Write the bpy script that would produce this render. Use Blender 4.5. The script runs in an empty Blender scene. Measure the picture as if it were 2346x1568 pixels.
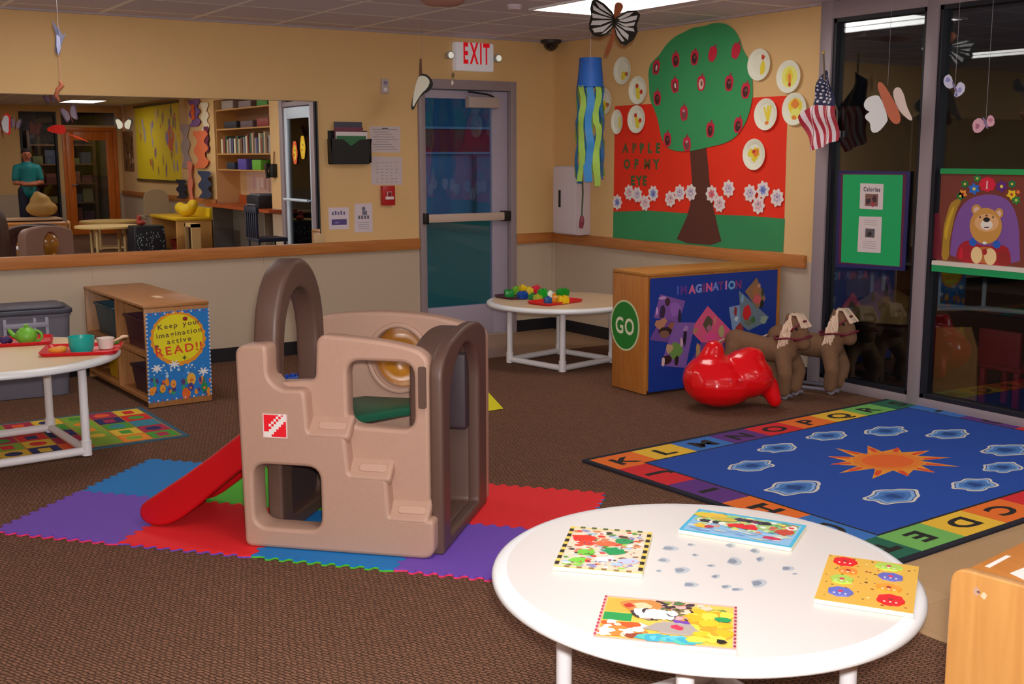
import bpy, bmesh, math, random
import numpy as np
from mathutils import Vector, Matrix, Euler
from mathutils.geometry import tessellate_polygon
C = bpy.context.scene.collection
rnd = random.Random(7)
PI = math.pi
# ------------------------------------------------------------------ camera model (fitted to the photograph)
F_PX, YAW, PITCH, ROLL = 2645.285, 0.58021, 0.160113, -0.001961
CAM = np.array([-5.7260, -8.08625, 1.48])
_F = np.array([math.sin(YAW)*math.cos(PITCH), math.cos(YAW)*math.cos(PITCH), -math.sin(PITCH)])
_R0 = np.array([math.cos(YAW), -math.sin(YAW), 0.]); _U0 = np.cross(_R0, _F)
_R = _R0*math.cos(ROLL)+_U0*math.sin(ROLL); _U = -_R0*math.sin(ROLL)+_U0*math.cos(ROLL)
CEIL = 2.416; TT = 0.834; TB = 0.749; FARY = -14.93
def ray(u, v): return _F+_R*((u-1173)/F_PX)+_U*((784-v)/F_PX)
def on(u, v, ax, val):
    d = ray(u, v); return Vector(CAM+d*((val-CAM[ax])/d[ax]))
def FL(u, v, z=0.): return on(u, v, 2, z)
def BK(u, v, y=0.): return on(u, v, 1, y)
def RT(u, v, x=0.): return on(u, v, 0, x)
# the wall mirror stands a hair off parallel to the wall; things seen in it: their real place
MPHI = -math.radians(.628); MP0 = Vector((-2.165, -.028, 0)); MTG = Vector((math.cos(MPHI), math.sin(MPHI), 0)); MNN = Vector((MTG.y, -MTG.x, 0))
def mon(u, v, ax, val):
    c = Vector(CAM); d = Vector(ray(u, v)); q = c+d*((MP0-c).dot(MNN)/d.dot(MNN)); r = d-2*d.dot(MNN)*MNN
    return q+r*((val-q[ax])/r[ax])
def MY(u, v, y): return mon(u, v, 1, y)
def MX(u, v, x): return mon(u, v, 0, x)
def MZ(u, v, z): return mon(u, v, 2, z)
class Frame:
    """local axes on a surface: s along, t up, n out of it"""
    def __init__(f, o, s, t, n): f.o, f.s, f.t, f.n = Vector(o), Vector(s), Vector(t), Vector(n)
    def p(f, s, t, n=0.): return f.o+f.s*s+f.t*t+f.n*n
    def m(f): return Matrix(((f.s.x, f.t.x, f.n.x, f.o.x), (f.s.y, f.t.y, f.n.y, f.o.y), (f.s.z, f.t.z, f.n.z, f.o.z), (0, 0, 0, 1)))
    def px(f, u, v, off=0.):
        d = Vector(ray(u, v)); c = Vector(CAM); o = f.o+f.n*off
        P = c+d*((o-c).dot(f.n)/d.dot(f.n))-f.o
        return (P.dot(f.s), P.dot(f.t))
    def pxs(f, pts, off=0.): return [f.px(u, v, off) for u, v in pts]
    def at(f, s, t, n=0., rot=0.):
        c, k = math.cos(rot), math.sin(rot)
        return Frame(f.p(s, t, n), f.s*c+f.t*k, f.t*c-f.s*k, f.n)
X, Y, Z = Vector((1, 0, 0)), Vector((0, 1, 0)), Vector((0, 0, 1))
RW = Frame((0, 0, 0), -Y, Z, -X)      # right wall
BW = Frame((0, 0, 0), X, Z, -Y)       # back wall
FW = Frame((0, FARY, 0), -X, Z, Y)    # far wall behind the photographer
def flatf(x, y, z, rot=0.): return Frame((x, y, z), X, Y, Z).at(0, 0, 0, rot)
def crop(ox, oy, k): return lambda *pts: [(ox+a/k, oy+b/k) for a, b in pts]
# ------------------------------------------------------------------ materials
def s2l(c): c /= 255.; return c/12.92 if c <= .04045 else ((c+.055)/1.055)**2.4
def hexc(h): return (int(h[0:2], 16), int(h[2:4], 16), int(h[4:6], 16))
MC = {}
def mat(col, rough=.55, metal=0., grain=0., scale=30., bump=0., coat=0., emit=0., spec=.5, name=None):
    """col: sRGB hex of the paint itself"""
    key = (col, rough, metal, grain, scale, bump, coat, emit, spec)
    if key in MC: return MC[key]
    m = bpy.data.materials.new(name or 'paint_'+col); m.use_nodes = True
    nt = m.node_tree; b = nt.nodes['Principled BSDF']
    rgb = [s2l(float(x)) for x in hexc(col)]
    b.inputs['Base Color'].default_value = (*rgb, 1); b.inputs['Roughness'].default_value = rough; b.inputs['Metallic'].default_value = metal
    b.inputs['Specular IOR Level'].default_value = spec
    if coat: b.inputs['Coat Weight'].default_value = coat
    if emit:
        b.inputs['Emission Color'].default_value = (*rgb, 1); b.inputs['Emission Strength'].default_value = emit
    if grain or bump:
        tc = nt.nodes.new('ShaderNodeTexCoord'); nz = nt.nodes.new('ShaderNodeTexNoise')
        nz.inputs['Scale'].default_value = scale; nz.inputs['Detail'].default_value = 4
        nt.links.new(tc.outputs['Object'], nz.inputs['Vector'])
        if grain:
            mx = nt.nodes.new('ShaderNodeMix'); mx.data_type = 'RGBA'
            mx.inputs['A'].default_value = (*[c*(1-grain) for c in rgb], 1); mx.inputs['B'].default_value = (*[min(1, c*(1+grain)) for c in rgb], 1)
            nt.links.new(nz.outputs['Fac'], mx.inputs['Factor']); nt.links.new(mx.outputs['Result'], b.inputs['Base Color'])
        if bump:
            bp = nt.nodes.new('ShaderNodeBump'); bp.inputs['Strength'].default_value = bump; bp.inputs['Distance'].default_value = .004
            nt.links.new(nz.outputs['Fac'], bp.inputs['Height']); nt.links.new(bp.outputs['Normal'], b.inputs['Normal'])
    MC[key] = m; return m
def wood(c1, c2, scale=6., stretch=(1, 1, 14), rough=.42, name='wood'):
    key = ('wood', c1, c2, scale, stretch, rough)
    if key in MC: return MC[key]
    m = bpy.data.materials.new(name); m.use_nodes = True; nt = m.node_tree; b = nt.nodes['Principled BSDF']
    tc = nt.nodes.new('ShaderNodeTexCoord'); mp = nt.nodes.new('ShaderNodeMapping'); nz = nt.nodes.new('ShaderNodeTexNoise'); rp = nt.nodes.new('ShaderNodeValToRGB')
    mp.inputs['Scale'].default_value = [scale*12/s for s in stretch]; nz.inputs['Detail'].default_value = 5; nz.inputs['Scale'].default_value = 1.; nz.inputs['Distortion'].default_value = .6
    rp.color_ramp.elements[0].position = .3; rp.color_ramp.elements[1].position = .7
    rp.color_ramp.elements[0].color = (*[s2l(float(x)) for x in hexc(c1)], 1); rp.color_ramp.elements[1].color = (*[s2l(float(x)) for x in hexc(c2)], 1)
    nt.links.new(tc.outputs['Object'], mp.inputs['Vector']); nt.links.new(mp.outputs['Vector'], nz.inputs['Vector'])
    nt.links.new(nz.outputs['Fac'], rp.inputs['Fac']); nt.links.new(rp.outputs['Color'], b.inputs['Base Color'])
    b.inputs['Roughness'].default_value = rough
    MC[key] = m; return m
def glass_pane():
    if 'glass' in MC: return MC['glass']
    m = bpy.data.materials.new('window_glass'); m.use_nodes = True; nt = m.node_tree; nt.nodes.clear()
    o = nt.nodes.new('ShaderNodeOutputMaterial'); mx = nt.nodes.new('ShaderNodeMixShader'); fr = nt.nodes.new('ShaderNodeFresnel')
    t = nt.nodes.new('ShaderNodeBsdfTransparent'); g = nt.nodes.new('ShaderNodeBsdfGlossy')
    fr.inputs['IOR'].default_value = 1.5; t.inputs['Color'].default_value = (.86, .9, .92, 1); g.inputs['Roughness'].default_value = 0
    nt.links.new(fr.outputs[0], mx.inputs[0]); nt.links.new(t.outputs[0], mx.inputs[1]); nt.links.new(g.outputs[0], mx.inputs[2]); nt.links.new(mx.outputs[0], o.inputs[0])
    MC['glass'] = m; return m
def clear_plastic(col, alpha):
    m = mat(col, .25, name='clear_plastic'); m = m.copy(); m.node_tree.nodes['Principled BSDF'].inputs['Alpha'].default_value = alpha; return m
# ------------------------------------------------------------------ objects
def tag(o, label=None, cat=None, group=None, kind=None):
    if label: o['label'] = label
    if cat: o['category'] = cat
    if group: o['group'] = group
    if kind: o['kind'] = kind
    return o
def thing(name, loc, label, cat, group=None, rot=0., kind=None):
    o = bpy.data.objects.new(name, None); C.objects.link(o); o.location = loc; o.rotation_euler = (0, 0, rot); o.empty_display_size = .1
    return tag(o, label, cat, group, kind)
def wm(o): return (wm(o.parent) @ o.matrix_parent_inverse if o.parent else Matrix.Identity(4)) @ o.matrix_basis
def link(name, me, parent=None):
    o = bpy.data.objects.new(name, me); C.objects.link(o)
    if parent is not None:
        o.parent = parent; o.matrix_parent_inverse = wm(parent).inverted()
    return o
def smooth(me, ang=.7):
    me.polygons.foreach_set('use_smooth', [True]*len(me.polygons)); me.set_sharp_from_angle(angle=ang)
class MB:
    """collects shapes, then links them as ONE mesh object"""
    def __init__(s): s.v, s.f, s.mi, s.ms = [], [], [], []
    def idx(s, m):
        if m not in s.ms: s.ms.append(m)
        return s.ms.index(m)
    def raw(s, vs, fs, m, M=None):
        b = len(s.v); k = s.idx(m)
        s.v += [tuple(M @ Vector(v)) if M is not None else tuple(v) for v in vs]
        s.f += [tuple(b+i for i in f) for f in fs]; s.mi += [k]*len(fs); return s
    def box(s, lo, hi, m, M=None):
        a, b = lo, hi
        vs = [(a[0], a[1], a[2]), (b[0], a[1], a[2]), (b[0], b[1], a[2]), (a[0], b[1], a[2]), (a[0], a[1], b[2]), (b[0], a[1], b[2]), (b[0], b[1], b[2]), (a[0], b[1], b[2])]
        return s.raw(vs, [(0, 3, 2, 1), (4, 5, 6, 7), (0, 1, 5, 4), (1, 2, 6, 5), (2, 3, 7, 6), (3, 0, 4, 7)], m, M)
    def tube(s, pts, r, m, n=12, M=None, caps=True):
        pts = [Vector(p) for p in pts]; rr = r if isinstance(r, (list, tuple)) else [r]*len(pts); vs, fs = [], []
        prev = None
        for i, p in enumerate(pts):
            d = (pts[min(i+1, len(pts)-1)]-pts[max(i-1, 0)]).normalized()
            if prev is None: a = d.orthogonal().normalized()
            else: a = (prev-d*prev.dot(d)).normalized()
            prev = a; b = d.cross(a)
            vs += [p+(a*math.cos(2*PI*k/n)+b*math.sin(2*PI*k/n))*rr[i] for k in range(n)]
        for i in range(len(pts)-1):
            for k in range(n): fs.append((i*n+k, i*n+(k+1) % n, (i+1)*n+(k+1) % n, (i+1)*n+k))
        if caps: fs += [tuple(reversed(range(n))), tuple((len(pts)-1)*n+k for k in range(n))]
        return s.raw(vs, fs, m, M)
    def lathe(s, prof, m, n=32, M=None, caps=False):
        vs, fs = [], []
        for r, z in prof: vs += [(max(r, 1e-5)*math.cos(2*PI*k/n), max(r, 1e-5)*math.sin(2*PI*k/n), z) for k in range(n)]
        for i in range(len(prof)-1):
            for k in range(n): fs.append((i*n+k, i*n+(k+1) % n, (i+1)*n+(k+1) % n, (i+1)*n+k))
        if caps: fs += [tuple(reversed(range(n))), tuple((len(prof)-1)*n+k for k in range(n))]
        return s.raw(vs, fs, m, M)
    def ball(s, c, r, m, M=None, n=14):
        if not hasattr(r, '__len__'): r = (r, r, r)
        vs, fs = [], []; h = n//2
        for i in range(h+1):
            a = PI*i/h
            vs += [(c[0]+r[0]*max(math.sin(a), 1e-4)*math.cos(2*PI*k/n), c[1]+r[1]*max(math.sin(a), 1e-4)*math.sin(2*PI*k/n), c[2]-r[2]*math.cos(a)) for k in range(n)]
        for i in range(h):
            for k in range(n): fs.append((i*n+k, i*n+(k+1) % n, (i+1)*n+(k+1) % n, (i+1)*n+k))
        return s.raw(vs, fs, m, M)
    def prism(s, poly, z0, z1, m, M=None, mtop=None):
        if sum(poly[i][0]*poly[(i+1) % len(poly)][1]-poly[(i+1) % len(poly)][0]*poly[i][1] for i in range(len(poly))) < 0: poly = poly[::-1]
        n = len(poly); vs = [(x, y, z0) for x, y in poly]+[(x, y, z1) for x, y in poly]
        s.raw(vs, [tuple(reversed(range(n)))]+[(i, (i+1) % n, n+(i+1) % n, n+i) for i in range(n)], m, M)
        b = len(s.v)-2*n
        if n > 40:
            tr = tessellate_polygon([[Vector((x, y, 0)) for x, y in poly]])
            for q in tr:
                a = [Vector(poly[i]) for i in q]; cr = (a[1].x-a[0].x)*(a[2].y-a[0].y)-(a[1].y-a[0].y)*(a[2].x-a[0].x)
                q = q if cr > 0 else tuple(reversed(q)); s.f.append(tuple(b+n+i for i in q)); s.mi.append(s.idx(mtop or m))
        else: s.f.append(tuple(b+n+i for i in range(n))); s.mi.append(s.idx(mtop or m))
        return s
    def sheet(s, poly, z, m, M=None):
        if sum(poly[i][0]*poly[(i+1) % len(poly)][1]-poly[(i+1) % len(poly)][0]*poly[i][1] for i in range(len(poly))) < 0: poly = poly[::-1]
        return s.raw([(x, y, z) for x, y in poly], [tuple(range(len(poly)))], m, M)
    def mesh(s, name, sm=None):
        me = bpy.data.meshes.new(name); me.from_pydata(s.v, [], s.f)
        for m in s.ms: me.materials.append(m)
        me.polygons.foreach_set('material_index', s.mi); me.validate(); me.update()
        if sm: smooth(me, sm)
        return me
    def build(s, name, parent=None, sm=None, bevel=0., seg=2):
        me = s.mesh(name, None if bevel else sm)
        if bevel:
            bm = bmesh.new(); bm.from_mesh(me)
            es = [e for e in bm.edges if len(e.link_faces) == 2 and e.calc_face_angle(0) > .5]
            bmesh.ops.bevel(bm, geom=es, offset=bevel, segments=seg, affect='EDGES', profile=.5, clamp_overlap=True)
            bm.to_mesh(me); bm.free(); smooth(me, sm or .6)
        return link(name, me, parent)
def flat_mesh(curve):
    o = bpy.data.objects.new('tmp', curve); me = bpy.data.meshes.new_from_object(o); bpy.data.objects.remove(o); bpy.data.curves.remove(curve); return me
GL = {}
def glyph(ch, bold=.0):
    k = (ch, bold)
    if k not in GL:
        c = bpy.data.curves.new('g', 'FONT'); c.body = ch; c.size = 1.; c.resolution_u = 3; c.offset = bold; c.fill_mode = 'FRONT'
        me = flat_mesh(c); vs = [(v.co.x, v.co.y) for v in me.vertices]; fs = [tuple(p.vertices) for p in me.polygons]; bpy.data.meshes.remove(me)
        xs = [v[0] for v in vs] or [0, .3]; ys = [v[1] for v in vs] or [0, .7]
        GL[k] = (vs, fs, min(xs), max(xs), min(ys), max(ys))
    return GL[k]
class Flat(MB):
    """a thin flat thing on a surface frame, with its printed pattern in the same mesh"""
    def __init__(s, frame): super().__init__(); s.fr = frame; s.M = frame.m(); s.z = 0.; s.e = .00002
    def base(s, poly, th, m, n0=0.0006, side=None): s.prism(poly, n0, n0+th, side or m, s.M, m); s.z = n0+th; return s
    def put(s, poly, m, dz=0.):
        s.z += s.e; return s.sheet(poly, s.z+dz, m, s.M)
    def text(s, body, cx, cy, h, m, rot=0., bold=.012, wx=1., gap=.12, mats=None, jit=0.):
        gl = [glyph(c, bold) if c != ' ' else None for c in body]; W = 0.; xs = []
        for g in gl:
            xs.append(W); W += (.35 if g is None else (g[3]-g[2]))+gap
        W -= gap; k = h/.72; cr, sr = math.cos(rot), math.sin(rot); s.z += s.e
        for i, (g, x0) in enumerate(zip(gl, xs)):
            if g is None: continue
            jy = rnd.uniform(-jit, jit)
            vs = []
            for (x, y) in g[0]:
                lx = (x-g[2]+x0-W/2)*k*wx; ly = (y-.36)*k+jy
                vs.append((cx+lx*cr-ly*sr, cy+lx*sr+ly*cr, s.z))
            s.raw(vs, g[1], (mats[i % len(mats)] if mats else m), s.M)
        return s
def rect(x0, y0, x1, y1): return [(x0, y0), (x1, y0), (x1, y1), (x0, y1)]
def disc(cx, cy, rx, ry=None, n=20, rot=0., wob=0., lobes=0, ph=0.):
    ry = ry or rx; out = []
    for k in range(n):
        a = 2*PI*k/n; w = 1+wob*math.cos(lobes*a+ph); x, y = rx*w*math.cos(a), ry*w*math.sin(a)
        out.append((cx+x*math.cos(rot)-y*math.sin(rot), cy+x*math.sin(rot)+y*math.cos(rot)))
    return out
def blobp(cx, cy, r, n=9, j=.35, rx=1., ry=1.):
    a0 = rnd.uniform(0, 6); return [(cx+rx*r*(1+rnd.uniform(-j, j))*math.cos(a0+2*PI*k/n), cy+ry*r*(1+rnd.uniform(-j, j))*math.sin(a0+2*PI*k/n)) for k in range(n)]
def star(cx, cy, r1, r2, n=5, rot=PI/2): return [(cx+(r1 if k % 2 == 0 else r2)*math.cos(rot+PI*k/n), cy+(r1 if k % 2 == 0 else r2)*math.sin(rot+PI*k/n)) for k in range(2*n)]
def smoothp(pts, it=2):
    for _ in range(it):
        out = []
        for i in range(len(pts)):
            a, b = pts[i], pts[(i+1) % len(pts)]
            out += [(a[0]*.75+b[0]*.25, a[1]*.75+b[1]*.25), (a[0]*.25+b[0]*.75, a[1]*.25+b[1]*.75)]
        pts = out
    return pts
def roundp(pts, r, seg=5):
    out = []; n = len(pts); rr = r if isinstance(r, (list, tuple)) else [r]*n
    for i in range(n):
        p, a, b = Vector(pts[i]), Vector(pts[i-1]), Vector(pts[(i+1) % n]); ri = rr[i]
        da, db = (a-p), (b-p); l = min(ri, da.length*.48, db.length*.48)
        if l < 1e-4: out.append(tuple(p)); continue
        q0, q1 = p+da.normalized()*l, p+db.normalized()*l
        for k in range(seg+1):
            t = k/seg; out.append(tuple(q0*(1-t)**2+p*2*t*(1-t)+q1*t*t))
    return out
def slab(name, outline, holes, th, frame, m, parent=None, bevel=.006, n0=0.):
    """flat panel with holes and rounded edges, lying on the frame from n0 to n0+th"""
    c = bpy.data.curves.new(name, 'CURVE'); c.dimensions = '2D'; c.fill_mode = 'BOTH'
    for lp in [outline]+list(holes):
        sp = c.splines.new('POLY'); sp.points.add(len(lp)-1); sp.use_cyclic_u = True
        for i, (x, y) in enumerate(lp): sp.points[i].co = (x, y, 0, 1)
    c.extrude = th/2-bevel; c.bevel_depth = bevel; c.bevel_resolution = 2; c.offset = -bevel
    me = flat_mesh(c); me.name = name
    me.transform(frame.m() @ Matrix.Translation((0, 0, n0+th/2))); me.materials.clear(); me.materials.append(m); me.update(); smooth(me, .6)
    return link(name, me, parent)
def blob(name, balls, m, parent=None, voxel=.012, it=6, M=None):
    """one continuous surface grown round a set of (centre, radius or radii)"""
    b = MB()
    for c, r in balls: b.ball(c, r, m, M, 16)
    me = b.mesh(name); o = link(name, me)
    md = o.modifiers.new('r', 'REMESH'); md.mode = 'VOXEL'; md.voxel_size = voxel
    sm = o.modifiers.new('s', 'SMOOTH'); sm.iterations = it; sm.factor = .6
    bpy.context.view_layer.update(); dg = bpy.context.evaluated_depsgraph_get()
    new = bpy.data.meshes.new_from_object(o.evaluated_get(dg)); new.name = name
    bpy.data.objects.remove(o); bpy.data.meshes.remove(me)
    new.materials.clear(); new.materials.append(m); new.polygons.foreach_set('use_smooth', [True]*len(new.polygons)); new.polygons.foreach_set('material_index', [0]*len(new.polygons)); new.update()
    return link(name, new, parent)
def limb(pts, rs, step=.35):
    out = []
    for i in range(len(pts)-1):
        a, b = Vector(pts[i]), Vector(pts[i+1]); L = (b-a).length; n = max(2, int(L/(step*min(rs[i], rs[i+1]))))
        for k in range(n+1):
            t = k/n; out.append((tuple(a.lerp(b, t)), rs[i]*(1-t)+rs[i+1]*t))
    return out
def struct(o): o['kind'] = 'structure'; return o
FLASH, EXPO = 120, 0
def al(h, k=.62, mx=.86):
    out = ''
    for c in hexc(h):
        l = min(mx, s2l(float(c))/k); v = l*12.92 if l <= .0031308 else 1.055*l**(1/2.4)-.055
        out += '%02x' % int(round(v*255))
    return out
def P(h, k=.62, **kw): return mat(al(h, k), **kw)
# ================================================================== THE SETTING
M_wall = P('a6885c', .5, rough=.7, grain=.04, scale=3); M_wains = P('978774', .55, rough=.5)
M_rail = wood(al('a06636'), al('8e5526'), 4, (14, 14, 1), .4, 'oak_rail')
M_base = mat('16141a', .5); M_alu = P('6f6670', .6, rough=.45, metal=.0); M_alud = mat('1a1a24', .5)
M_glass = glass_pane()
M_white = P('e6ddd5', .8, rough=.4); M_black = mat('14120f', .5)
# carpet: brown loop pile with a diagonal rib
def carpet_mat(c1, c2, c3):
    m = bpy.data.materials.new('ribbed_carpet'); m.use_nodes = True; nt = m.node_tree; b = nt.nodes['Principled BSDF']; L = nt.links.new
    tc = nt.nodes.new('ShaderNodeTexCoord'); nz = nt.nodes.new('ShaderNodeTexNoise'); nz.inputs['Scale'].default_value = 22; nz.inputs['Detail'].default_value = 3; L(tc.outputs['Object'], nz.inputs['Vector'])
    vm = nt.nodes.new('ShaderNodeVectorMath'); vm.operation = 'MULTIPLY_ADD'; vm.inputs[1].default_value = (.022, .022, 0); L(nz.outputs['Color'], vm.inputs[0]); L(tc.outputs['Object'], vm.inputs[2])
    mp = nt.nodes.new('ShaderNodeMapping'); mp.inputs['Rotation'].default_value = (0, 0, math.radians(-114)); L(vm.outputs[0], mp.inputs['Vector'])
    br = nt.nodes.new('ShaderNodeTexBrick'); br.offset = .5; br.inputs['Scale'].default_value = 1; br.inputs['Brick Width'].default_value = .027; br.inputs['Row Height'].default_value = .0135; br.inputs['Mortar Size'].default_value = .0031; br.inputs['Mortar Smooth'].default_value = .8
    for k, c in (('Color1', c2), ('Color2', c3), ('Mortar', c1)): br.inputs[k].default_value = (*[s2l(float(x)) for x in hexc(c)], 1)
    L(mp.outputs[0], br.inputs['Vector'])
    n2 = nt.nodes.new('ShaderNodeTexNoise'); n2.inputs['Scale'].default_value = 130; n2.inputs['Detail'].default_value = 2; L(tc.outputs['Object'], n2.inputs['Vector'])
    mx = nt.nodes.new('ShaderNodeMix'); mx.data_type = 'RGBA'; mx.blend_type = 'OVERLAY'; mx.inputs['Factor'].default_value = .5; L(br.outputs['Color'], mx.inputs['A']); L(n2.outputs['Fac'], mx.inputs['B']); L(mx.outputs['Result'], b.inputs['Base Color'])
    bp = nt.nodes.new('ShaderNodeBump'); bp.inputs['Strength'].default_value = .5; bp.inputs['Distance'].default_value = .005; bp.invert = True; L(br.outputs['Fac'], bp.inputs['Height']); L(bp.outputs[0], b.inputs['Normal'])
    b.inputs['Roughness'].default_value = .95; b.inputs['Specular IOR Level'].default_value = .1; return m
def grid_mat(name, tile, line, w, h, mort, rough=.7, jitter=None, off=(0, 0, 0)):
    m = bpy.data.materials.new(name); m.use_nodes = True; nt = m.node_tree; b = nt.nodes['Principled BSDF']; L = nt.links.new
    tc = nt.nodes.new('ShaderNodeTexCoord'); mp = nt.nodes.new('ShaderNodeMapping'); mp.inputs['Location'].default_value = off; br = nt.nodes.new('ShaderNodeTexBrick')
    br.offset = 0; br.inputs['Scale'].default_value = 1; br.inputs['Mortar Size'].default_value = mort; br.inputs['Mortar Smooth'].default_value = .1
    br.inputs['Brick Width'].default_value = w; br.inputs['Row Height'].default_value = h
    for k, c in (('Color1', tile), ('Color2', jitter or tile), ('Mortar', line)): br.inputs[k].default_value = (*[s2l(float(x)) for x in hexc(c)], 1)
    L(tc.outputs['Object'], mp.inputs[0]); L(mp.outputs[0], br.inputs['Vector'])
    nz = nt.nodes.new('ShaderNodeTexNoise'); nz.inputs['Scale'].default_value = 40; nz.inputs['Detail'].default_value = 5; L(tc.outputs['Object'], nz.inputs['Vector'])
    mx = nt.nodes.new('ShaderNodeMix'); mx.data_type = 'RGBA'; mx.blend_type = 'MULTIPLY'; mx.inputs['Factor'].default_value = .14
    L(br.outputs['Color'], mx.inputs['A']); L(nz.outputs['Fac'], mx.inputs['B']); L(mx.outputs['Result'], b.inputs['Base Color']); b.inputs['Roughness'].default_value = rough; return m
LX = -9.0
M_carpet = carpet_mat(al('36261c', .62), al('634838', .62), al('704f3e', .62))
b = MB(); b.box((LX-.1, FARY-.1, -.1), (.12, .12, 0), M_carpet); struct(b.build('floor'))
M_vinyl = grid_mat('vinyl_tile', al('927458', .62), al('846648', .62), .305, .305, .003, .35, al('8c6f54', .62))
b = MB(); b.box((-1.75, -.95, -.02), (0, 0, .0035), M_vinyl); o = struct(b.build('floor_entry')); 
M_vin2 = grid_mat('vinyl_tile_art', al('a88a66', .62), al('987c5a', .62), .305, .305, .003, .35, al('a28460', .62))
b = MB(); b.box((-2.78, -8.4, -.02), (-.0, -5.0, .0035), M_vin2); o = struct(b.build('floor_art'))
M_ceil = grid_mat('ceiling_tile', 'dcd6e6', 'ffffff', .61, .61, .018, .9, 'd4cede', (.02, .24, 0))
LIGHTS = [(-1.12, -2.32), (-4.05, -1.5), (-7.1, -1.5), (-1.12, -5.6), (-4.05, -5.6), (-7.1, -5.6), (-1.12, -9.2), (-4.05, -9.2), (-7.1, -9.2), (-1.1, -12.85), (-4.0, -12.85), (-7.1, -12.85)]
b = MB(); b.box((LX-.1, FARY-.1, CEIL), (.12, .12, CEIL+.1), M_ceil); struct(b.build('ceiling'))
# back wall, open for the exit door
DX0, DX1, DTOP = -1.305, -.395, 2.075
def wallbox(b, x0, x1, z0, z1, y0, y1):
    for a, c, m in ((z0, min(z1, .79), M_wains), (max(z0, .79), z1, M_wall)):
        if c > a: b.box((x0, y0, a), (x1, y1, c), m)
b = MB(); wallbox(b, LX, DX0, 0, CEIL, 0, .12); wallbox(b, DX1, .12, 0, CEIL, 0, .12); wallbox(b, DX0, DX1, DTOP, CEIL, 0, .12); struct(b.build('wall_back'))
b = MB(); wallbox(b, LX-.12, LX, 0, CEIL, 0, 0)
b = MB()
for y0, y1 in ((FARY, .12),):
    b.box((LX-.12, y0, 0), (LX, y1, .79), M_wains); b.box((LX-.12, y0, .79), (LX, y1, CEIL), M_wall)
struct(b.build('wall_left'))
SY0, SY1 = -2.935, -6.40          # storefront glazing between these
b = MB()
RY0, RY1, RZ = -6.86, -9.2, 2.30       # alcove that holds the desk and wall shelves
for y0, y1 in ((SY0, 0.), (RY0, SY1), (FARY-.12, RY1)):
    b.box((0, y0, 0), (.12, y1, .79), M_wains); b.box((0, y0, .79), (.12, y1, CEIL), M_wall)
b.box((0, RY1, RZ), (.12, RY0, CEIL), M_wall); b.box((.12, RY1-.05, 0), (.42, RY1, RZ), M_wall); b.box((.12, RY0, 0), (.42, RY0+.05, RZ), M_wall); b.box((.37, RY1, 0), (.42, RY0, RZ), M_wall); b.box((.12, RY1-.05, RZ), (.42, RY0+.05, RZ+.05), M_wall)
struct(b.build('wall_right'))
# far wall (seen in the mirror): door with glass, dark window beside it
WX0, WX1 = -1.80, -1.15; QX0, QX1 = -1.07, -.08
b = MB()
for x0, x1, z0, z1 in ((LX, WX0, 0, CEIL), (WX0, WX1, 0, .2), (WX1, QX0, 0, CEIL), (QX1, .12, 0, CEIL), (QX0, QX1, 2.02, 2.06), (QX0, QX1, 2.3, CEIL), (WX0, WX1, 2.3, CEIL)):
    for a, c, m in ((z0, min(z1, .79), M_wains), (max(z0, .79), z1, M_wall)):
        if c > a: b.box((x0, FARY-.12, a), (x1, FARY, c), m)
struct(b.build('wall_front'))
# chair rails, baseboards
b = MB(); b.box((LX, -.035, TB), (DX0-.005, 0, TT), M_rail); struct(b.build('trim_1', bevel=.006))
b = MB(); b.box((DX1+.005, -.03, TB), (0, 0, TT), M_rail); struct(b.build('trim_2', bevel=.006))
b = MB(); b.box((-.03, -2.86, TB), (0, -.03, TT), M_rail); struct(b.build('trim_3', bevel=.006))
b = MB(); b.box((-.03, FARY, TB), (0, RY1, TT), M_rail); struct(b.build('trim_4', bevel=.006))
b = MB(); b.box((LX, -.012, 0), (DX0-.01, 0, .1), M_base); b.box((DX1+.01, -.012, 0), (0, 0, .1), M_base); struct(b.build('baseboard_back'))
b = MB(); b.box((-.012, SY0+.02, 0), (0, -.012, .1), M_base); b.box((-.012, FARY, 0), (0, RY1, .1), M_base); struct(b.build('baseboard_right'))
b = MB()
for x in (-2.6, -3.82, -5.04): b.box((x-.008, -.004, .1), (x+.008, 0, TB), M_wains)
b.box((-.13, -.004, .1), (-.115, 0, TB), M_wains)
for y in (-1.2, -2.42): b.box((-.004, y-.008, .1), (0, y+.008, TB), M_wains)
struct(b.build('trim_5'))
b = MB(); b.box((-.02, -.02, .1), (0, 0, TB), M_wains); b.box((-.012, -.012, TT), (0, 0, CEIL), M_wall); struct(b.build('trim_6'))
b = MB(); b.box((LX, -.02, CEIL-.012), (-.02, 0, CEIL), P('857a80', .5)); b.box((-.02, SY0, CEIL-.012), (0, 0, CEIL), P('857a80', .5)); struct(b.build('trim_7'))
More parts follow.
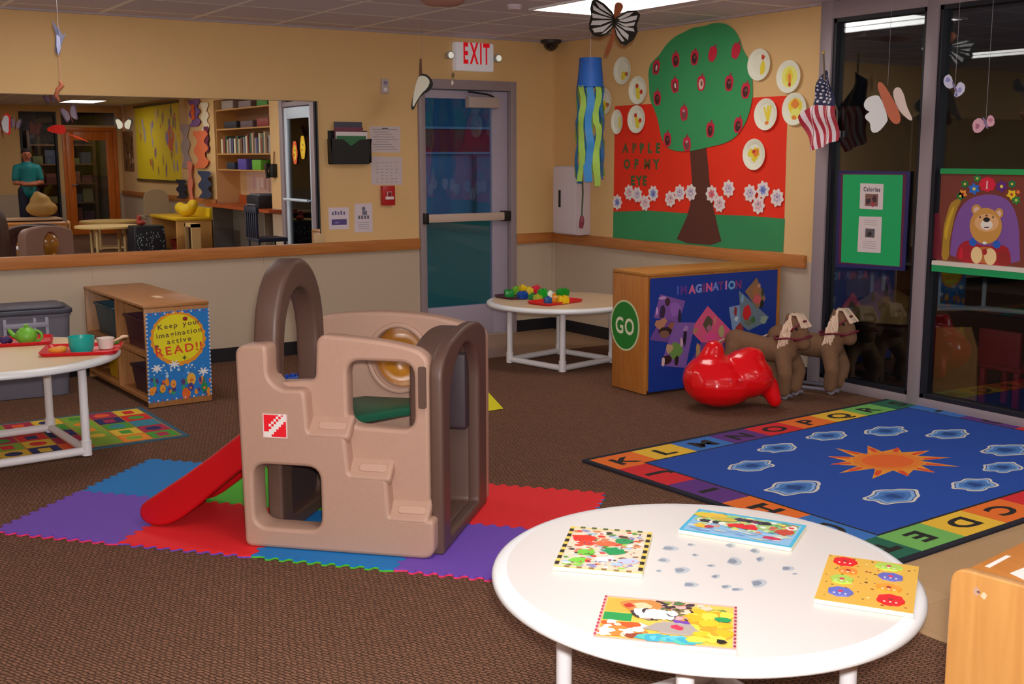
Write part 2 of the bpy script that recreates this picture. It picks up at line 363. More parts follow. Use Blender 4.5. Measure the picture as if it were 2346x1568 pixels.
# ------------------------------------------------------------------ storefront glazing of the right wall
w1 = thing('window_1', (0, -4.4, 0), None, None, kind='structure')
b = MB()
M_frame = P('75696c', .55, rough=.4)
def post(y0, y1, z0=0., z1=CEIL):
    b.box((-.045, y0, z0), (.075, y1, z1), M_frame)
post(-3.03, SY0-.0); post(-3.80, -3.72); post(-5.36, -5.24); post(SY1, -6.28)
b.box((-.042, -5.3, 0), (.072, SY0-.02, .06), M_frame); b.box((-.042, SY1+.02, 2.31), (.072, SY0-.02, CEIL-.001), M_frame)
b.box((-.035, SY1+.02, 2.1), (.07, -5.3, 2.16), M_frame)
b.build('frame', w1, bevel=.004)
b = MB()
for y0, y1, z0, z1 in ((-3.72, -3.03, .06, 2.31), (-5.24, -3.80, .06, 2.31)):
    g = .024
    for q in ((y0, z0, y0+g, z1), (y1-g, z0, y1, z1), (y0, z0, y1, z0+g), (y0, z1-g, y1, z1)): b.box((-.03, q[0], q[1]), (.06, q[2], q[3]), M_alud)
b.build('gasket', w1)
for y0, y1, z0, z1 in ((-3.72, -3.03, .06, 2.31), (-5.24, -3.80, .06, 2.31), (SY1+.1, -5.36, 2.16, 2.31)):
    b = MB(); b.box((.004, y0, z0), (.010, y1, z1), M_glass); b.build('pane', w1)
d3 = thing('door_3', (0, -5.82, 0), None, None, kind='structure')
M_fl = P('a9b4bf', .62, rough=.35)
b = MB()
for q in ((-6.28, .01, -6.19, 2.09), (-5.45, .01, -5.36, 2.09), (-6.19, .01, -5.45, .18), (-6.19, 1.95, -5.45, 2.09)): b.box((-.02, q[0], q[1]), (.03, q[2], q[3]), M_fl)
b.build('door_leaf', d3, bevel=.003)
b = MB(); b.box((.0, -6.19, .18), (.006, -5.45, 1.95), M_glass); b.build('pane', d3)
b = MB(); b.tube([(-.07, -6.22, .93), (-.07, -5.42, .93)], .018, M_fl); b.tube([(-.02, -6.2, .93), (-.07, -6.2, .93)], .012, M_fl); b.tube([(-.02, -5.44, .93), (-.07, -5.44, .93)], .012, M_fl); b.build('push_bar', d3)
# ------------------------------------------------------------------ exit door in the back wall
d1 = thing('door_1', ((DX0+DX1)/2, 0, 0), None, None, kind='structure')
b = MB(); fw = .055
b.box((DX0, -.03, 0), (DX0+fw, .11, DTOP), M_frame); b.box((DX1-fw, -.03, 0), (DX1, .11, DTOP), M_frame); b.box((DX0+fw, -.03, DTOP-.075), (DX1-fw, .11, DTOP), M_frame)
b.build('door_frame', d1, bevel=.004)
lx0, lx1 = DX0+fw+.004, DX1-fw-.004; gx0, gx1, gz0, gz1 = -1.235, -.60, .26, 1.93
M_leaf = P('857d8a', .55, rough=.4)
b = MB()
for q in ((lx0, .01, gx0, 1.995), (gx1, .01, lx1, 1.995), (gx0, .01, gx1, gz0), (gx0, gz1, gx1, 1.995)): b.box((q[0], .02, q[1]), (q[2], .065, q[3]), M_leaf)
b.build('door_leaf', d1, bevel=.003)
b = MB(); b.box((gx0, .038, gz0), (gx1, .046, gz1), M_glass); b.build('pane', d1)
b = MB(); b.box((-1.25, -.055, .955), (-.53, -.02, 1.02), P('a08d80', .6, rough=.3)); b.build('push_bar', d1, bevel=.006)
b = MB(); b.box((-1.285, -.06, .945), (-1.245, .02, 1.03), M_black); b.box((-.53, -.06, .945), (-.47, .02, 1.03), M_black); b.build('bar_bracket', d1, bevel=.004)
b = MB(); b.box((-.86, -.05, 1.86), (-.575, .02, 1.945), P('8d7f78', .55)); b.build('door_closer', d1, bevel=.006)
b = MB(); b.tube([(-.62, -.03, 1.95), (-.72, -.09, 1.965), (-.86, -.03, 1.985)], .008, M_black, 8); b.build('closer_arm', d1)
b = MB(); b.box((DX0+fw, -.02, 0), (DX1-fw, .12, .012), P('8d8078', .6)); b.build('threshold', d1)
# ------------------------------------------------------------------ far wall openings
w2 = thing('window_2', (-1.3, FARY, .2), None, None, kind='structure')
b = MB()
for q in ((WX0, .2, WX0+.04, 2.3), (WX1-.04, .2, WX1, 2.3), (WX0+.04, .2, WX1-.04, .25), (WX0+.04, 2.25, WX1-.04, 2.3)): b.box((q[0], FARY-.09, q[1]), (q[2], FARY+.02, q[3]), M_alud)
b.build('frame', w2); b = MB(); b.box((WX0+.04, FARY-.06, .25), (WX1-.04, FARY-.054, 2.25), M_glass); b.box((QX0, FARY-.06, 2.06), (QX1, FARY-.054, 2.3), M_glass); b.build('pane', w2)
M_dw = wood(al('a55a20', .5), al('94480f', .5), 4, (1, 1, 14), .35, 'door_wood')
d2 = thing('door_2', ((QX0+QX1)/2, FARY, 0), None, None, kind='structure')
b = MB()
for q in ((QX0, 0, QX0+.06, 2.02), (QX1-.06, 0, QX1, 2.02), (QX0+.06, 1.95, QX1-.06, 2.02)): b.box((q[0], FARY-.11, q[1]), (q[2], FARY+.03, q[3]), M_dw)
b.build('door_frame', d2, bevel=.004)
b = MB()
for q in ((QX0+.065, .01, QX0+.2, 1.945), (QX1-.2, .01, QX1-.065, 1.945), (QX0+.2, .01, QX1-.2, .25), (QX0+.2, 1.78, QX1-.2, 1.945)): b.box((q[0], FARY-.03, q[1]), (q[2], FARY+.015, q[3]), M_dw)
b.build('door_leaf', d2, bevel=.003)
b = MB(); b.box((QX0+.2, FARY-.012, .25), (QX1-.2, FARY-.006, 1.78), M_glass); b.build('pane', d2)
b = MB(); b.tube([(QX0+.13, FARY+.015, .95), (QX0+.13, FARY+.06, .95), (QX0+.22, FARY+.06, .95)], .012, M_alu, 8); b.build('door_handle', d2)
# ------------------------------------------------------------------ beyond the glass: unlit neighbouring room, dusk outdoors, corridor
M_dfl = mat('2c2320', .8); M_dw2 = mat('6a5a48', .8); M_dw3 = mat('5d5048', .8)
b = MB(); b.box((.12, -6.6, -.1), (5.6, .3, 0), M_dfl); struct(b.build('floor_next_room'))
b = MB(); b.box((.12, -6.6, CEIL), (5.6, .3, CEIL+.1), M_ceil); struct(b.build('ceiling_next_room'))
b = MB(); b.box((5.5, -6.6, 0), (5.6, .3, CEIL), M_dw2); struct(b.build('wall_next_room'))
b = MB(); b.box((.12, .2, 0), (5.5, .3, CEIL), M_dw3); struct(b.build('wall_next_room_side'))
b = MB(); b.box((.12, -6.7, 0), (5.6, -6.6, CEIL), M_dw3); struct(b.build('wall_next_room_end'))
b = MB(); b.box((-3.5, FARY-3, -.1), (.2, FARY-.12, 0), M_dfl); struct(b.build('floor_corridor'))
b = MB(); b.box((-3.5, FARY-3.1, 0), (.2, FARY-3, CEIL), mat('3a302a', .8)); b.box((-3.6, FARY-3, 0), (-3.5, FARY-.12, CEIL), mat('3a302a', .8)); b.box((.2, FARY-3, 0), (.3, FARY-.12, CEIL), mat('5a4030', .8)); struct(b.build('wall_corridor'))
b = MB(); b.box((-3.5, FARY-3, CEIL), (.2, FARY-.12, CEIL+.1), M_ceil); struct(b.build('ceiling_corridor'))
b = MB(); b.box((-20, .13, -.25), (26, 30, -.15), mat('2a6a4c', .95, grain=.25, scale=12, bump=.3)); o = b.build('ground_lawn'); struct(o)
t = thing('exterior_building', (3, 17.2, -.15), 'long low building with a red band across the lawn, seen through the exit door', 'building')
b = MB(); b.box((-20, 17.0, -.15), (26, 17.4, 1.55), mat('76869c', .8, grain=.25, scale=1.2)); b.build('lower_wall', t)
b = MB(); b.box((-20, 16.95, 1.55), (26, 17.4, 2.15), mat('a02a34', .8)); b.build('red_band', t)
b = MB(); b.box((-20, 17, 2.15), (26, 17.4, 6), mat('3c6478', .8, grain=.2, scale=.6)); b.build('upper_wall', t)
b = MB(); b.box((-20, 16.93, 2.13), (26, 16.95, 2.19), mat('8c9aa8', .6)); b.build('rail', t); b = MB(); b.box((-20, 16.93, 1.52), (26, 16.95, 1.57), mat('8c9aa8', .6)); b.build('rail', t)
for k in range(9): b = MB(); b.box((-6+3.1*k, 16.9, -.15), (-5.9+3.1*k, 16.93, 1.52), mat('3c4656', .6)); b.build('post', t)

t = thing('corridor_shelf', (-.6, FARY-2.7, 0), 'brown shelf of books in the corridor behind the wood door, in the mirror', 'shelf')
b = MB(); b.box((-1.25, FARY-2.95, .002), (-1.2, FARY-2.6, 2.0), mat('6a4020', .6)); b.build('side_panel', t); b = MB(); b.box((.05, FARY-2.95, .002), (.1, FARY-2.6, 2.0), mat('6a4020', .6)); b.build('side_panel', t)
for z in (.1, .5, .9, 1.3, 1.7): b = MB(); b.box((-1.2, FARY-2.95, z), (.05, FARY-2.6, z+.03), mat('7a4a26', .6)); b.build('shelf', t)
for k in range(20):
    z = (.13, .53, .93, 1.33)[k % 4]; x = -1.15+.24*(k//4); b = MB(); b.box((x, FARY-2.9, z+.001), (x+.2, FARY-2.66, z+.12+.04*(k*7 % 5)), mat(('7a3a2a', '8a7a4a', '5a3040', '6a6a3a', '9a5a3a', '4a4a5a')[k*5 % 6], .6)); tag(b.build('storage_box'), 'box on the brown corridor shelf behind the wood door, in the mirror', 'box', 'boxes on the corridor shelf')
# ------------------------------------------------------------------ recessed ceiling lights
M_lens = mat('fffaf4', .5, emit=7.4, name='light_lens'); M_tray = P('d8d0d0', .8)
LIGHTS.append((-.75, FARY-1.7))
for i, (x, y) in enumerate(LIGHTS):
    w, l = .3, .6 if y > -12 else .54
    near = {0: 'long bright recessed ceiling light above the paper butterfly by the apple tree', 9: 'recessed ceiling light shining at the top of the wall mirror', 12: 'ceiling light of the corridor beyond the far wall, in the mirror'}.get(i, 'recessed fluorescent ceiling light over the near half of the room')
    t = thing('ceiling_light', (x, y, CEIL), near, 'light', 'recessed ceiling lights')
    b = MB()
    for q in ((-w, -l, -w+.02, l), (w-.02, -l, w, l), (-w+.02, -l, w-.02, -l+.02), (-w+.02, l-.02, w-.02, l), (-.008, -l+.02, .008, l-.02)): b.box((x+q[0], y+q[1], CEIL-.012), (x+q[2], y+q[3], CEIL), M_tray)
    b.build('frame', t); b = MB(); b.box((x-w+.02, y-l+.02, CEIL-.006), (x+w-.02, y+l-.02, CEIL-.001), M_lens); b.build('lens', t)
# ================================================================== ON THE BACK WALL
b = MB(); M_mir = bpy.data.materials.new('mirror_silver'); M_mir.use_nodes = True
_p = M_mir.node_tree.nodes['Principled BSDF']; _p.inputs['Base Color'].default_value = (.86, .86, .84, 1); _p.inputs['Metallic'].default_value = 1; _p.inputs['Roughness'].default_value = 0.0
t = thing('wall_mirror', (-5.5, 0, TT), 'wide frameless wall mirror resting on the wood chair rail', 'mirror')
MXR = -2.165
MM = Matrix(((MTG.x, MNN.x*-1, 0, MP0.x), (MTG.y, MNN.y*-1, 0, MP0.y), (0, 0, 1, 0), (0, 0, 0, 1)))
b.box((-2.46, 0, TT+.001), (0, .001, 1.876), M_mir, MM); b.build('mirror_glass', t); b = MB(); b.box((LX+.2, -.007, TT+.001), (-4.64, -.001, 1.876), M_mir); b.build('mirror_glass', t)
b = MB(); b.box((MXR, -.03, TT+.001), (MXR+.006, -.001, 1.878), M_black); b.box((-2.46, -.001, 1.876), (.006, .006, 1.88), P('5a4a38'), MM); b.build('edge_strip', t)
b = MB(); b.box((MXR-.055, -.033, TT+.001), (MXR+.03, -.0285, TT+.07), P('a88d68', .6)); b.build('corner_clip', t, bevel=.003)
def wallpaper_sheet(name, fr, px4, col, label, cat, group=None, lines=None, decals=None, th=.0012):
    poly = fr.pxs(px4); f = Flat(fr); f.base(poly, th, P(col)); x0 = min(p[0] for p in poly); x1 = max(p[0] for p in poly); y0 = min(p[1] for p in poly); y1 = max(p[1] for p in poly)
    if lines:
        n, c = lines
        for k in range(n):
            yy = y1-(y1-y0)*(k+1.3)/(n+1.6); xa = x0+(x1-x0)*(.1+.04*(k % 3)); xb = x1-(x1-x0)*(.1+.09*((k*7) % 4)); f.put(rect(xa, yy-.0022, xb, yy+.0022), mat(c))
    if decals: decals(f, x0, y0, x1, y1)
    return tag(f.build(name), label, cat, group)
def grid_decal(f, x0, y0, x1, y1):
    for i in range(7):
        for j in range(5):
            a = x0+(x1-x0)*(.16+.15*j); c = y0+(y1-y0)*(.1+.11*i)
            if rnd.random() < .8: f.put(rect(a, c, a+(x1-x0)*rnd.uniform(.05, .11), c+.004), mat('8b8894'))
def head_decal(f, x0, y0, x1, y1): f.put(rect(x0+(x1-x0)*.4, y1-.02, x0+(x1-x0)*.6, y1-.012), mat('4a4650'))
wallpaper_sheet('notice_paper', BW, [(846, 289), (917, 290), (917, 350), (847, 349)], 'a89b9c', 'upper white printed notice beside the black wall pocket', 'paper', 'notices taped by the exit door', (9, '8f8790'), head_decal)
wallpaper_sheet('notice_paper', BW, [(849, 358), (921, 360), (921, 424), (851, 423)], 'a89b9c', 'lower white printed chart above the red fire alarm', 'paper', 'notices taped by the exit door', None, grid_decal)
def purp(f, x0, y0, x1, y1):
    w, h = x1-x0, y1-y0
    f.put(rect(x0+w*.14, y0+h*.2, x1-w*.12, y0+h*.46), mat('5a4a86'))
    for k in range(5): f.put(rect(x0+w*(.16+.14*k), y0+h*.66, x0+w*(.25+.14*k), y0+h*(.8+.05*(k % 2))), mat('6e6a94'))
    f.put(rect(x0+w*.3, y0+h*.28, x0+w*.5, y0+h*.34), mat('9a8fc0'))
wallpaper_sheet('safety_notice', BW, [(752, 476), (799, 475), (799, 525), (754, 526)], 'b4a8b0', 'small notice with a purple block left of the wheelchair-height sheet', 'paper', 'notices taped by the exit door', None, purp)
def figr(f, x0, y0, x1, y1):
    w, h = x1-x0, y1-y0
    f.put(disc(x0+w*.52, y0+h*.82, w*.1), mat('6f6c80')); f.put(rect(x0+w*.44, y0+h*.6, x0+w*.7, y0+h*.75), mat('77748a'))
    for k in range(4): f.put(rect(x0+w*(.22+.16*k), y0+h*.46, x0+w*(.33+.16*k), y0+h*.58), mat('6b687a'))
    for k in range(4): f.put(rect(x0+w*.2, y0+h*(.12+.07*k), x1-w*.2, y0+h*(.14+.07*k)), mat('9a94a0'))
wallpaper_sheet('safety_notice', BW, [(812, 467), (852, 466), (854, 531), (812, 533)], 'b1a5aa', 'narrow grey printed notice with a figure, just above the chair rail', 'paper', 'notices taped by the exit door', None, figr)
# switch plate and fire alarm
s0, t0 = BW.px(880, 198)
t = thing('wall_sensor', BW.p(s0, t0), 'small off-white sensor plate high on the wall left of the door', 'sensor')
b = MB(); b.box((s0-.03, -.022, t0-.055), (s0+.03, 0, t0+.055), P('9e9090', .62)); b.build('plate', t, bevel=.005)
b = MB(); b.box((s0-.014, -.027, t0+.012), (s0+.014, -.022, t0+.038), P('6d6680')); b.box((s0-.014, -.027, t0-.038), (s0+.014, -.022, t0-.012), P('c8bcc0')); b.build('button', t)
s0, t0 = BW.px(886, 448)
t = thing('fire_alarm', BW.p(s0, t0), 'red fire alarm pull station beside the exit door', 'fire alarm')
b = MB(); b.box((s0-.055, -.04, t0-.075), (s0+.055, 0, t0+.075), P('8e1418', .55, rough=.35)); b.build('body', t, bevel=.006)
b = MB(); b.box((s0-.035, -.056, t0-.03), (s0+.035, -.04, t0-.008), P('c9b8b4', .7)); b.box((s0-.02, -.05, t0-.03), (s0+.02, -.04, t0+.03), P('6e0c12')); b.build('pull_handle', t, bevel=.003)
# black wall pocket with papers
px0, pz1 = BW.px(748, 318); px1, pz0 = BW.px(845, 376)
t = thing('wall_pocket', ((px0+px1)/2, 0, pz0), 'black plastic wall pocket full of papers beside the notices', 'file holder')
b = MB(); w = px1-px0
Mx = Matrix(((1, 0, 0, px0), (0, 0, -1, 0), (0, 1, 0, pz0), (0, 0, 0, 1)))
h = pz1-pz0
b.prism([(.02, 0), (w-.03, .0), (w, h), (w*.72, h*.97), (w*.5, h*.7), (w*.32, h*.97), (0, h)], .055, .062, M_black, Mx)
b.box((px0+.02, -.058, pz0), (px1-.02, 0, pz0+.008), M_black); b.box((px0+.006, -.062, pz0+.01), (px0+.014, 0, pz1), M_black); b.box((px1-.014, -.062, pz0+.01), (px1-.006, 0, pz1), M_black); b.box((px0+.01, -.004, pz0), (px1-.01, 0, pz1+.06), M_black)
b.build('pocket', t)
def pocket_sheet(name, x0, x1, z0, z1, y, c, lab, cat):
    b = MB(); M = Matrix.Translation((x0, y, z0)) @ Matrix.Rotation(.03, 4, 'X'); b.box((0, -.0015, 0), (x1-x0, .0015, z1-z0), P(c), M); tag(b.build(name), lab, cat, 'papers in the wall pocket')
pocket_sheet('folder', px0+.06, px1-.045, pz0+.012, pz1+.022, -.046, '2a5a38', 'green folder in the black wall pocket', 'folder')
pocket_sheet('paper_sheet', px0+.055, px1-.03, pz0+.012, pz1+.052, -.038, 'b8b0b2', 'white papers standing behind the green folder in the pocket', 'paper')
pocket_sheet('booklet', px0+.05, px1-.06, pz0+.012, pz1+.085, -.028, '5e2d3c', 'dark red booklet in the black wall pocket', 'booklet')
pocket_sheet('booklet', px0+.05, px1-.065, pz0+.012, pz1+.125, -.020, '3a3a48', 'dark grey booklet, tallest in the wall pocket', 'booklet')
# exit sign
s0, t0 = BW.px(1035, 97); s1, t1 = BW.px(1121, 166); sx, sz = (s0+s1)/2, (t0+t1)/2; w, h = (s1-s0)/2, (t0-t1)/2
t = thing('exit_sign', (sx, 0, sz), 'white exit sign with red letters and two lamps over the door', 'sign')
b = MB(); b.box((sx-w, -.07, sz-h), (sx+w, -.001, sz+h), mat('d2cccf', .4, emit=.22)); b.build('housing', t, bevel=.01)
f = Flat(Frame((sx, -.0705, sz), X, Z, -Y)); f.text('EXIT', .012, .03, .16, mat('d80c1c', .4, emit=.35), bold=.03, wx=.44, gap=.14); f.build('lettering', t)
for sg, (lu, lv) in ((-1, (1022, 128)), (1, (1131, 135))):
    a, c = BW.px(lu, lv); b = MB(); M = Matrix.Translation((a, -.05, c)) @ Matrix.Rotation(PI/2, 4, 'X')
    b.lathe([(.008, -.03), (.026, -.026), (.03, 0), (.034, .022), (.03, .028), (.0, .03)], P('8d8c84', .6, rough=.25), 16, M); b.tube([(a, -.04, c), (sx+sg*w*.96, -.04, sz+.02)], .008, P('9a9490'), 8)
    o = b.build('lamp_head', t, .6); b = MB(); b.lathe([(.0, .0312), (.025, .0295)], mat('e8e8da', .05, emit=.5), 16, M); b.build('lens', o)  # lens glow added in place of the camera flash thrown back
# dome camera, ceiling bits
P0 = FL(1257, 92, CEIL)
t = thing('dome_camera', (-.09, -.09, CEIL), 'black dome security camera at the ceiling corner', 'camera')
b = MB(); b.lathe([(.085, 0), (.085, -.022), (.07, -.03)], P('2a2528'), 24, Matrix.Translation((-.11, -.11, CEIL))); b.build('base', t, .6)
b = MB(); b.lathe([(.066, -.028), (.06, -.055), (.04, -.078), (.015, -.09), (0, -.092)], mat('08080a', .08, coat=1.), 24, Matrix.Translation((-.11, -.11, CEIL))); b.build('dome', t, 1.)
for u, v, nm, lab, c, r in ((1015, 0, 'ceiling_vent', 'small brown vent cap on the ceiling tiles', '7a5a50', .13), (1178, 11, 'smoke_detector', 'small smoke detector on the ceiling tiles', '8a7f85', .05)):
    p = FL(u, v, CEIL); b = MB(); b.lathe([(r, 0), (r, -.012), (r*.75, -.03), (0, -.034)], P(c, .4), 24, Matrix.Translation(p)); tag(b.build(nm, None, .6), lab, nm.split('_')[-1])
# ================================================================== ON THE RIGHT WALL: the apple tree display
c8 = crop(1380, 40, 2.904)
M_red = P('d8250c', .6, rough=.75, grain=.08, scale=3); M_grn = P('2b7a48', .58, rough=.8, grain=.08, scale=4); M_grs = P('2a7044', .58, rough=.8, grain=.12, scale=6); M_brn = P('4a261d', .6, rough=.8, grain=.08, scale=5)
f = Flat(RW); f.base(RW.pxs(c8((85, 590), (1235, 520), (1205, 1565), (72, 1482))), .001, M_red)
redo = f.build('backing_paper'); tag(redo, 'big red-orange paper backing sheet of the apple tree display', 'paper')
for word, y, xs in (('APPLE', 868, (155, 215, 265, 318, 372)), ('OFMY', 975, (165, 228, 300, 360)), ('EYE', 1085, (205, 245, 283))):
    for ch, x in zip(word, xs):
        s, q = RW.px(*c8((x, y))[0]); lt = Flat(RW); lt.z = .0018; lt.text(ch, s, q, .07, P(rnd.choice(['3f4a24', '35502c', '54401f']), .6), bold=.055, rot=rnd.uniform(-.08, .08)); lt.build('letter', redo)
f = Flat(RW); f.base(RW.pxs(smoothp(c8((75, 1293), (300, 1285), (560, 1303), (760, 1312), (1000, 1322), (1216, 1340)), 0)+c8((1205, 1563), (72, 1480))), .0012, M_grs, .0022)
tag(f.build('grass_paper'), 'green paper grass strip along the bottom of the display', 'paper')
f = Flat(RW); f.base(RW.pxs(smoothp(c8((583, 850), (690, 840), (705, 960), (716, 1110), (735, 1240), (772, 1400), (802, 1521), (488, 1496), (528, 1410), (582, 1290), (602, 1130), (592, 980)), 1)), .0012, M_brn, .004)
tag(f.build('trunk_cutout'), 'dark brown paper tree trunk on the display', 'paper trunk')
crown = c8((310, 360), (328, 300), (385, 252), (425, 185), (490, 125), (550, 98), (610, 66), (680, 60), (755, 33), (835, 43), (892, 90), (922, 150), (940, 220), (985, 285), (1002, 400), (1006, 520), (988, 620), (952, 720), (890, 800), (820, 840), (700, 866), (600, 890), (500, 892), (440, 872), (398, 810), (378, 690), (348, 605), (320, 545), (316, 450))
f = Flat(RW); f.base(RW.pxs(smoothp(crown, 2)), .0015, M_grn, .007)
tag(f.build('treetop_cutout'), 'big green paper tree crown reaching towards the ceiling', 'paper crown')
APPLE = [(365, 335, 'w', 'red paper apple at the left end of the top row on the crown'), (495, 285, 'd', 'dark-photo apple, second in the top row on the crown'), (620, 270, 'd', 'dark-photo apple, third in the top row on the crown'), (740, 245, 'p', 'plain red tilted apple near the crown top'), (895, 225, 'p', 'plain red apple at the upper right edge of the crown'),
 (490, 455, 'w', 'apple with a pale photo left of the crown centre'), (665, 440, 'W', 'apple with the largest white photo at the crown centre'), (850, 440, 'd', 'red apple with a dark photo right of the crown centre'), (960, 490, 'd', 'dark red apple at the right edge of the crown'), (372, 540, 'd', 'narrow dark apple at the left edge, mid height of the crown'),
 (550, 640, 'g', 'narrow pink apple alone in the lower middle of the crown'), (725, 750, 'd', 'dark apple low on the crown above the trunk'), (910, 720, 'd', 'dark apple at the lower right edge of the crown'), (440, 815, 'd', 'dark apple at the lower left edge of the crown'), (570, 845, 'g', 'apple hanging at the crown bottom left of the trunk')]
for ax, ay, k, lab in APPLE:
    s, q = RW.px(*c8((ax, ay))[0]); fr = RW.at(s, q, 0, rnd.uniform(-.2, .2) if k != 'p' else -.35)
    rx, ry = (.042, .056)
    f = Flat(fr); out = [(rx*x, ry*y) for x, y in [(0, .8), (.3, .98), (.75, .85), (1, .3), (.9, -.4), (.5, -.95), (0, -.85), (-.5, -.95), (-.9, -.4), (-1, .3), (-.75, .85), (-.3, .98)]]
    f.base(smoothp(out, 1), .0015, P('a81a33', .6), .0095)
    f.put([(-.006, ry*.85), (.008, ry*.85), (.02, ry*1.25), (.008, ry*1.3)], P('8a1830'))
    if k in 'dWwg':
        f.put(disc(0, -.004, rx*.62, ry*.66), P({'d': '3a1a1c', 'w': '5a2a2a', 'W': 'b89c90', 'g': '6a3a3c'}[k]))
        if k == 'd': f.put(blobp(.004, .006, .012), P('6a4238'))
        if k in 'wW': f.put(disc(.004, .0, rx*.24, ry*.36), P('c0a9a0' if k == 'w' else '6a3d30'))
        if k == 'g': f.put(disc(0, .02, rx*.3, ry*.2), P('b07a80'))
    tag(f.build('paper_apple'), lab, 'paper apple', 'paper apples on the tree crown')
PLATE = [(145, 355, 1, 'paper plate with a brown smear under the butterfly'), (250, 485, 2, 'paper plate with two red dots touching the crown'), (20, 560, 1, 'paper plate at the far left beside the blue windsock'), (110, 695, 3, 'pale egg-shaped paper plate at the red sheet corner'), (242, 678, 2, 'yellow and red paper plate on the red sheet left of the crown'),
 (1055, 315, 4, 'paper plate with a yellow streak and red dot right of the crown'), (1252, 395, 5, 'bright yellow paper plate with a red centre, highest by the flag'), (1100, 645, 6, 'paper plate with yellow strokes at the upper right of the red sheet'), (1022, 912, 7, 'round paper plate with an orange bloom, lowest on the red sheet'), (1290, 610, 8, 'yellow paper plate partly behind the flag')]
for ax, ay, k, lab in PLATE:
    s, q = RW.px(*c8((ax, ay))[0]); fr = RW.at(s, q, .008 if k not in (2,) else .012, rnd.uniform(-.4, .4)); r = .105 if k not in (3,) else .085
    f = Flat(fr); M_pl = P('d9cdb0', .62, rough=.7)
    f.lathe([(0, .001), (r*.66, .001), (r*.76, .007), (r, .013), (r*.995, .0145), (r*.75, .009), (r*.65, .003), (0, .003)], M_pl, 28, f.M @ Matrix.Diagonal((.86 if k == 3 else 1, 1.12 if k == 3 else 1, 1, 1))); f.z = .0032
    Y1, Y2, R1, O1, G1 = P('d8b030', .62), P('e0c860', .62), P('a8301c', .62), P('c8702a', .62), P('9a9440', .62)
    if k == 1: f.put(blobp(.02, -.03, .03, 9, .4, 1, 1.6), Y1); f.put(blobp(.05, -.01, .02), P('9a5a34'))
    if k == 2: f.put(blobp(-.01, -.02, .045, 11, .3, .6, 1.5), Y1); f.put(disc(-.01, .035, .018, .016), R1); f.put(disc(.03, -.02, .018, .018), R1)
    if k == 3: f.put(blobp(.025, -.01, .03, 11, .2, .8, 1.6), P('bdb565'))
    if k == 4: f.put(blobp(.03, -.02, .03, 11, .2, .7, 1.9), Y1); f.put(disc(.022, .055, .016, .022), R1)
    if k == 5: f.put(disc(0, 0, .07, .075, 20, 0, .1, 5), Y2); f.put(blobp(.0, .0, .04, 11, .3, .8, 1.2), Y1); f.put(blobp(0, -.01, .022, 9, .4, .6, 2), O1); f.put(disc(.0, -.05, .012, .014), R1)
    if k == 6:
        for a in (-.5, .1, .6): f.put([(-.008+.0, -.05), (.012, -.05), (.03+a*.06, .05), (.012+a*.06, .055)], Y1)
        f.put(blobp(-.01, -.055, .016), O1)
    if k == 7: f.put(blobp(0, 0, .05, 15, .4), Y1); f.put(blobp(.01, .01, .03, 11, .4), O1); f.put(blobp(-.01, .02, .014), R1)
    if k == 8: f.put(blobp(.0, .02, .06, 13, .25), Y1); f.put(blobp(.0, -.04, .045, 13, .3), Y2); f.put(blobp(-.01, -.06, .02), O1); f.put(blobp(0, .03, .03), O1)
    tag(f.build('paper_plate', None, .5), lab, 'paper plate', 'painted paper plates round the tree')
FLOW = [(105, 1230, 'b', 'white paper flower with a blue centre at the far left'), (185, 1165, 'p', 'paper flower, upper left one of the left clump'), (240, 1180, 'v', 'paper flower in the middle of the left clump'), (290, 1235, 'p', 'lowest paper flower of the left clump'), (345, 1172, 'b', 'paper flower with a dark blue centre at the right of the left clump'),
 (460, 1208, 'p', 'paper flower with a pink centre, lowest left of the trunk'), (520, 1168, 'v', 'pale paper flower in the middle of the trio left of the trunk'), (595, 1165, 'v', 'paper flower touching the left side of the trunk'), (735, 1175, 'r', 'paper flower with a red centre touching the right side of the trunk'), (845, 1140, 'v', 'highest paper flower right of the trunk'), (786, 1240, 'p', 'lowest paper flower right of the trunk'),
 (990, 1170, 'v', 'left paper flower of the right-hand trio'), (1075, 1148, 'b', 'top paper flower with a violet centre in the right-hand trio'), (1045, 1250, 'p', 'lowest paper flower of the right-hand trio'), (1170, 1200, 'v', 'paper flower alone at the right edge of the red sheet')]
for i, (ax, ay, k, lab) in enumerate(FLOW):
    s, q = RW.px(*c8((ax, ay))[0]); fr = RW.at(s, q, .0075+.0015*(i % 3), rnd.uniform(0, 1)); f = Flat(fr)
    f.base(disc(0, 0, .056, .056, 40, 0, .13, 8), .0014, P('c9b7b4', .62), 0.0006)
    f.put(disc(0, 0, .03, .03, 24, 0, .2, 6), P({'b': '7a82b4', 'p': 'b88d98', 'v': '9d90aa', 'r': 'b8646e'}[k])); f.put(disc(0, 0, .017, .017, 12), P({'b': '4a5a9c', 'p': 'c7aaa8', 'v': 'b9adb4', 'r': 'c23a4a'}[k])); f.put(blobp(.004, .004, .009), P('7a6a80'))
    tag(f.build('paper_flower'), lab, 'paper flower', 'paper flowers on the red sheet')
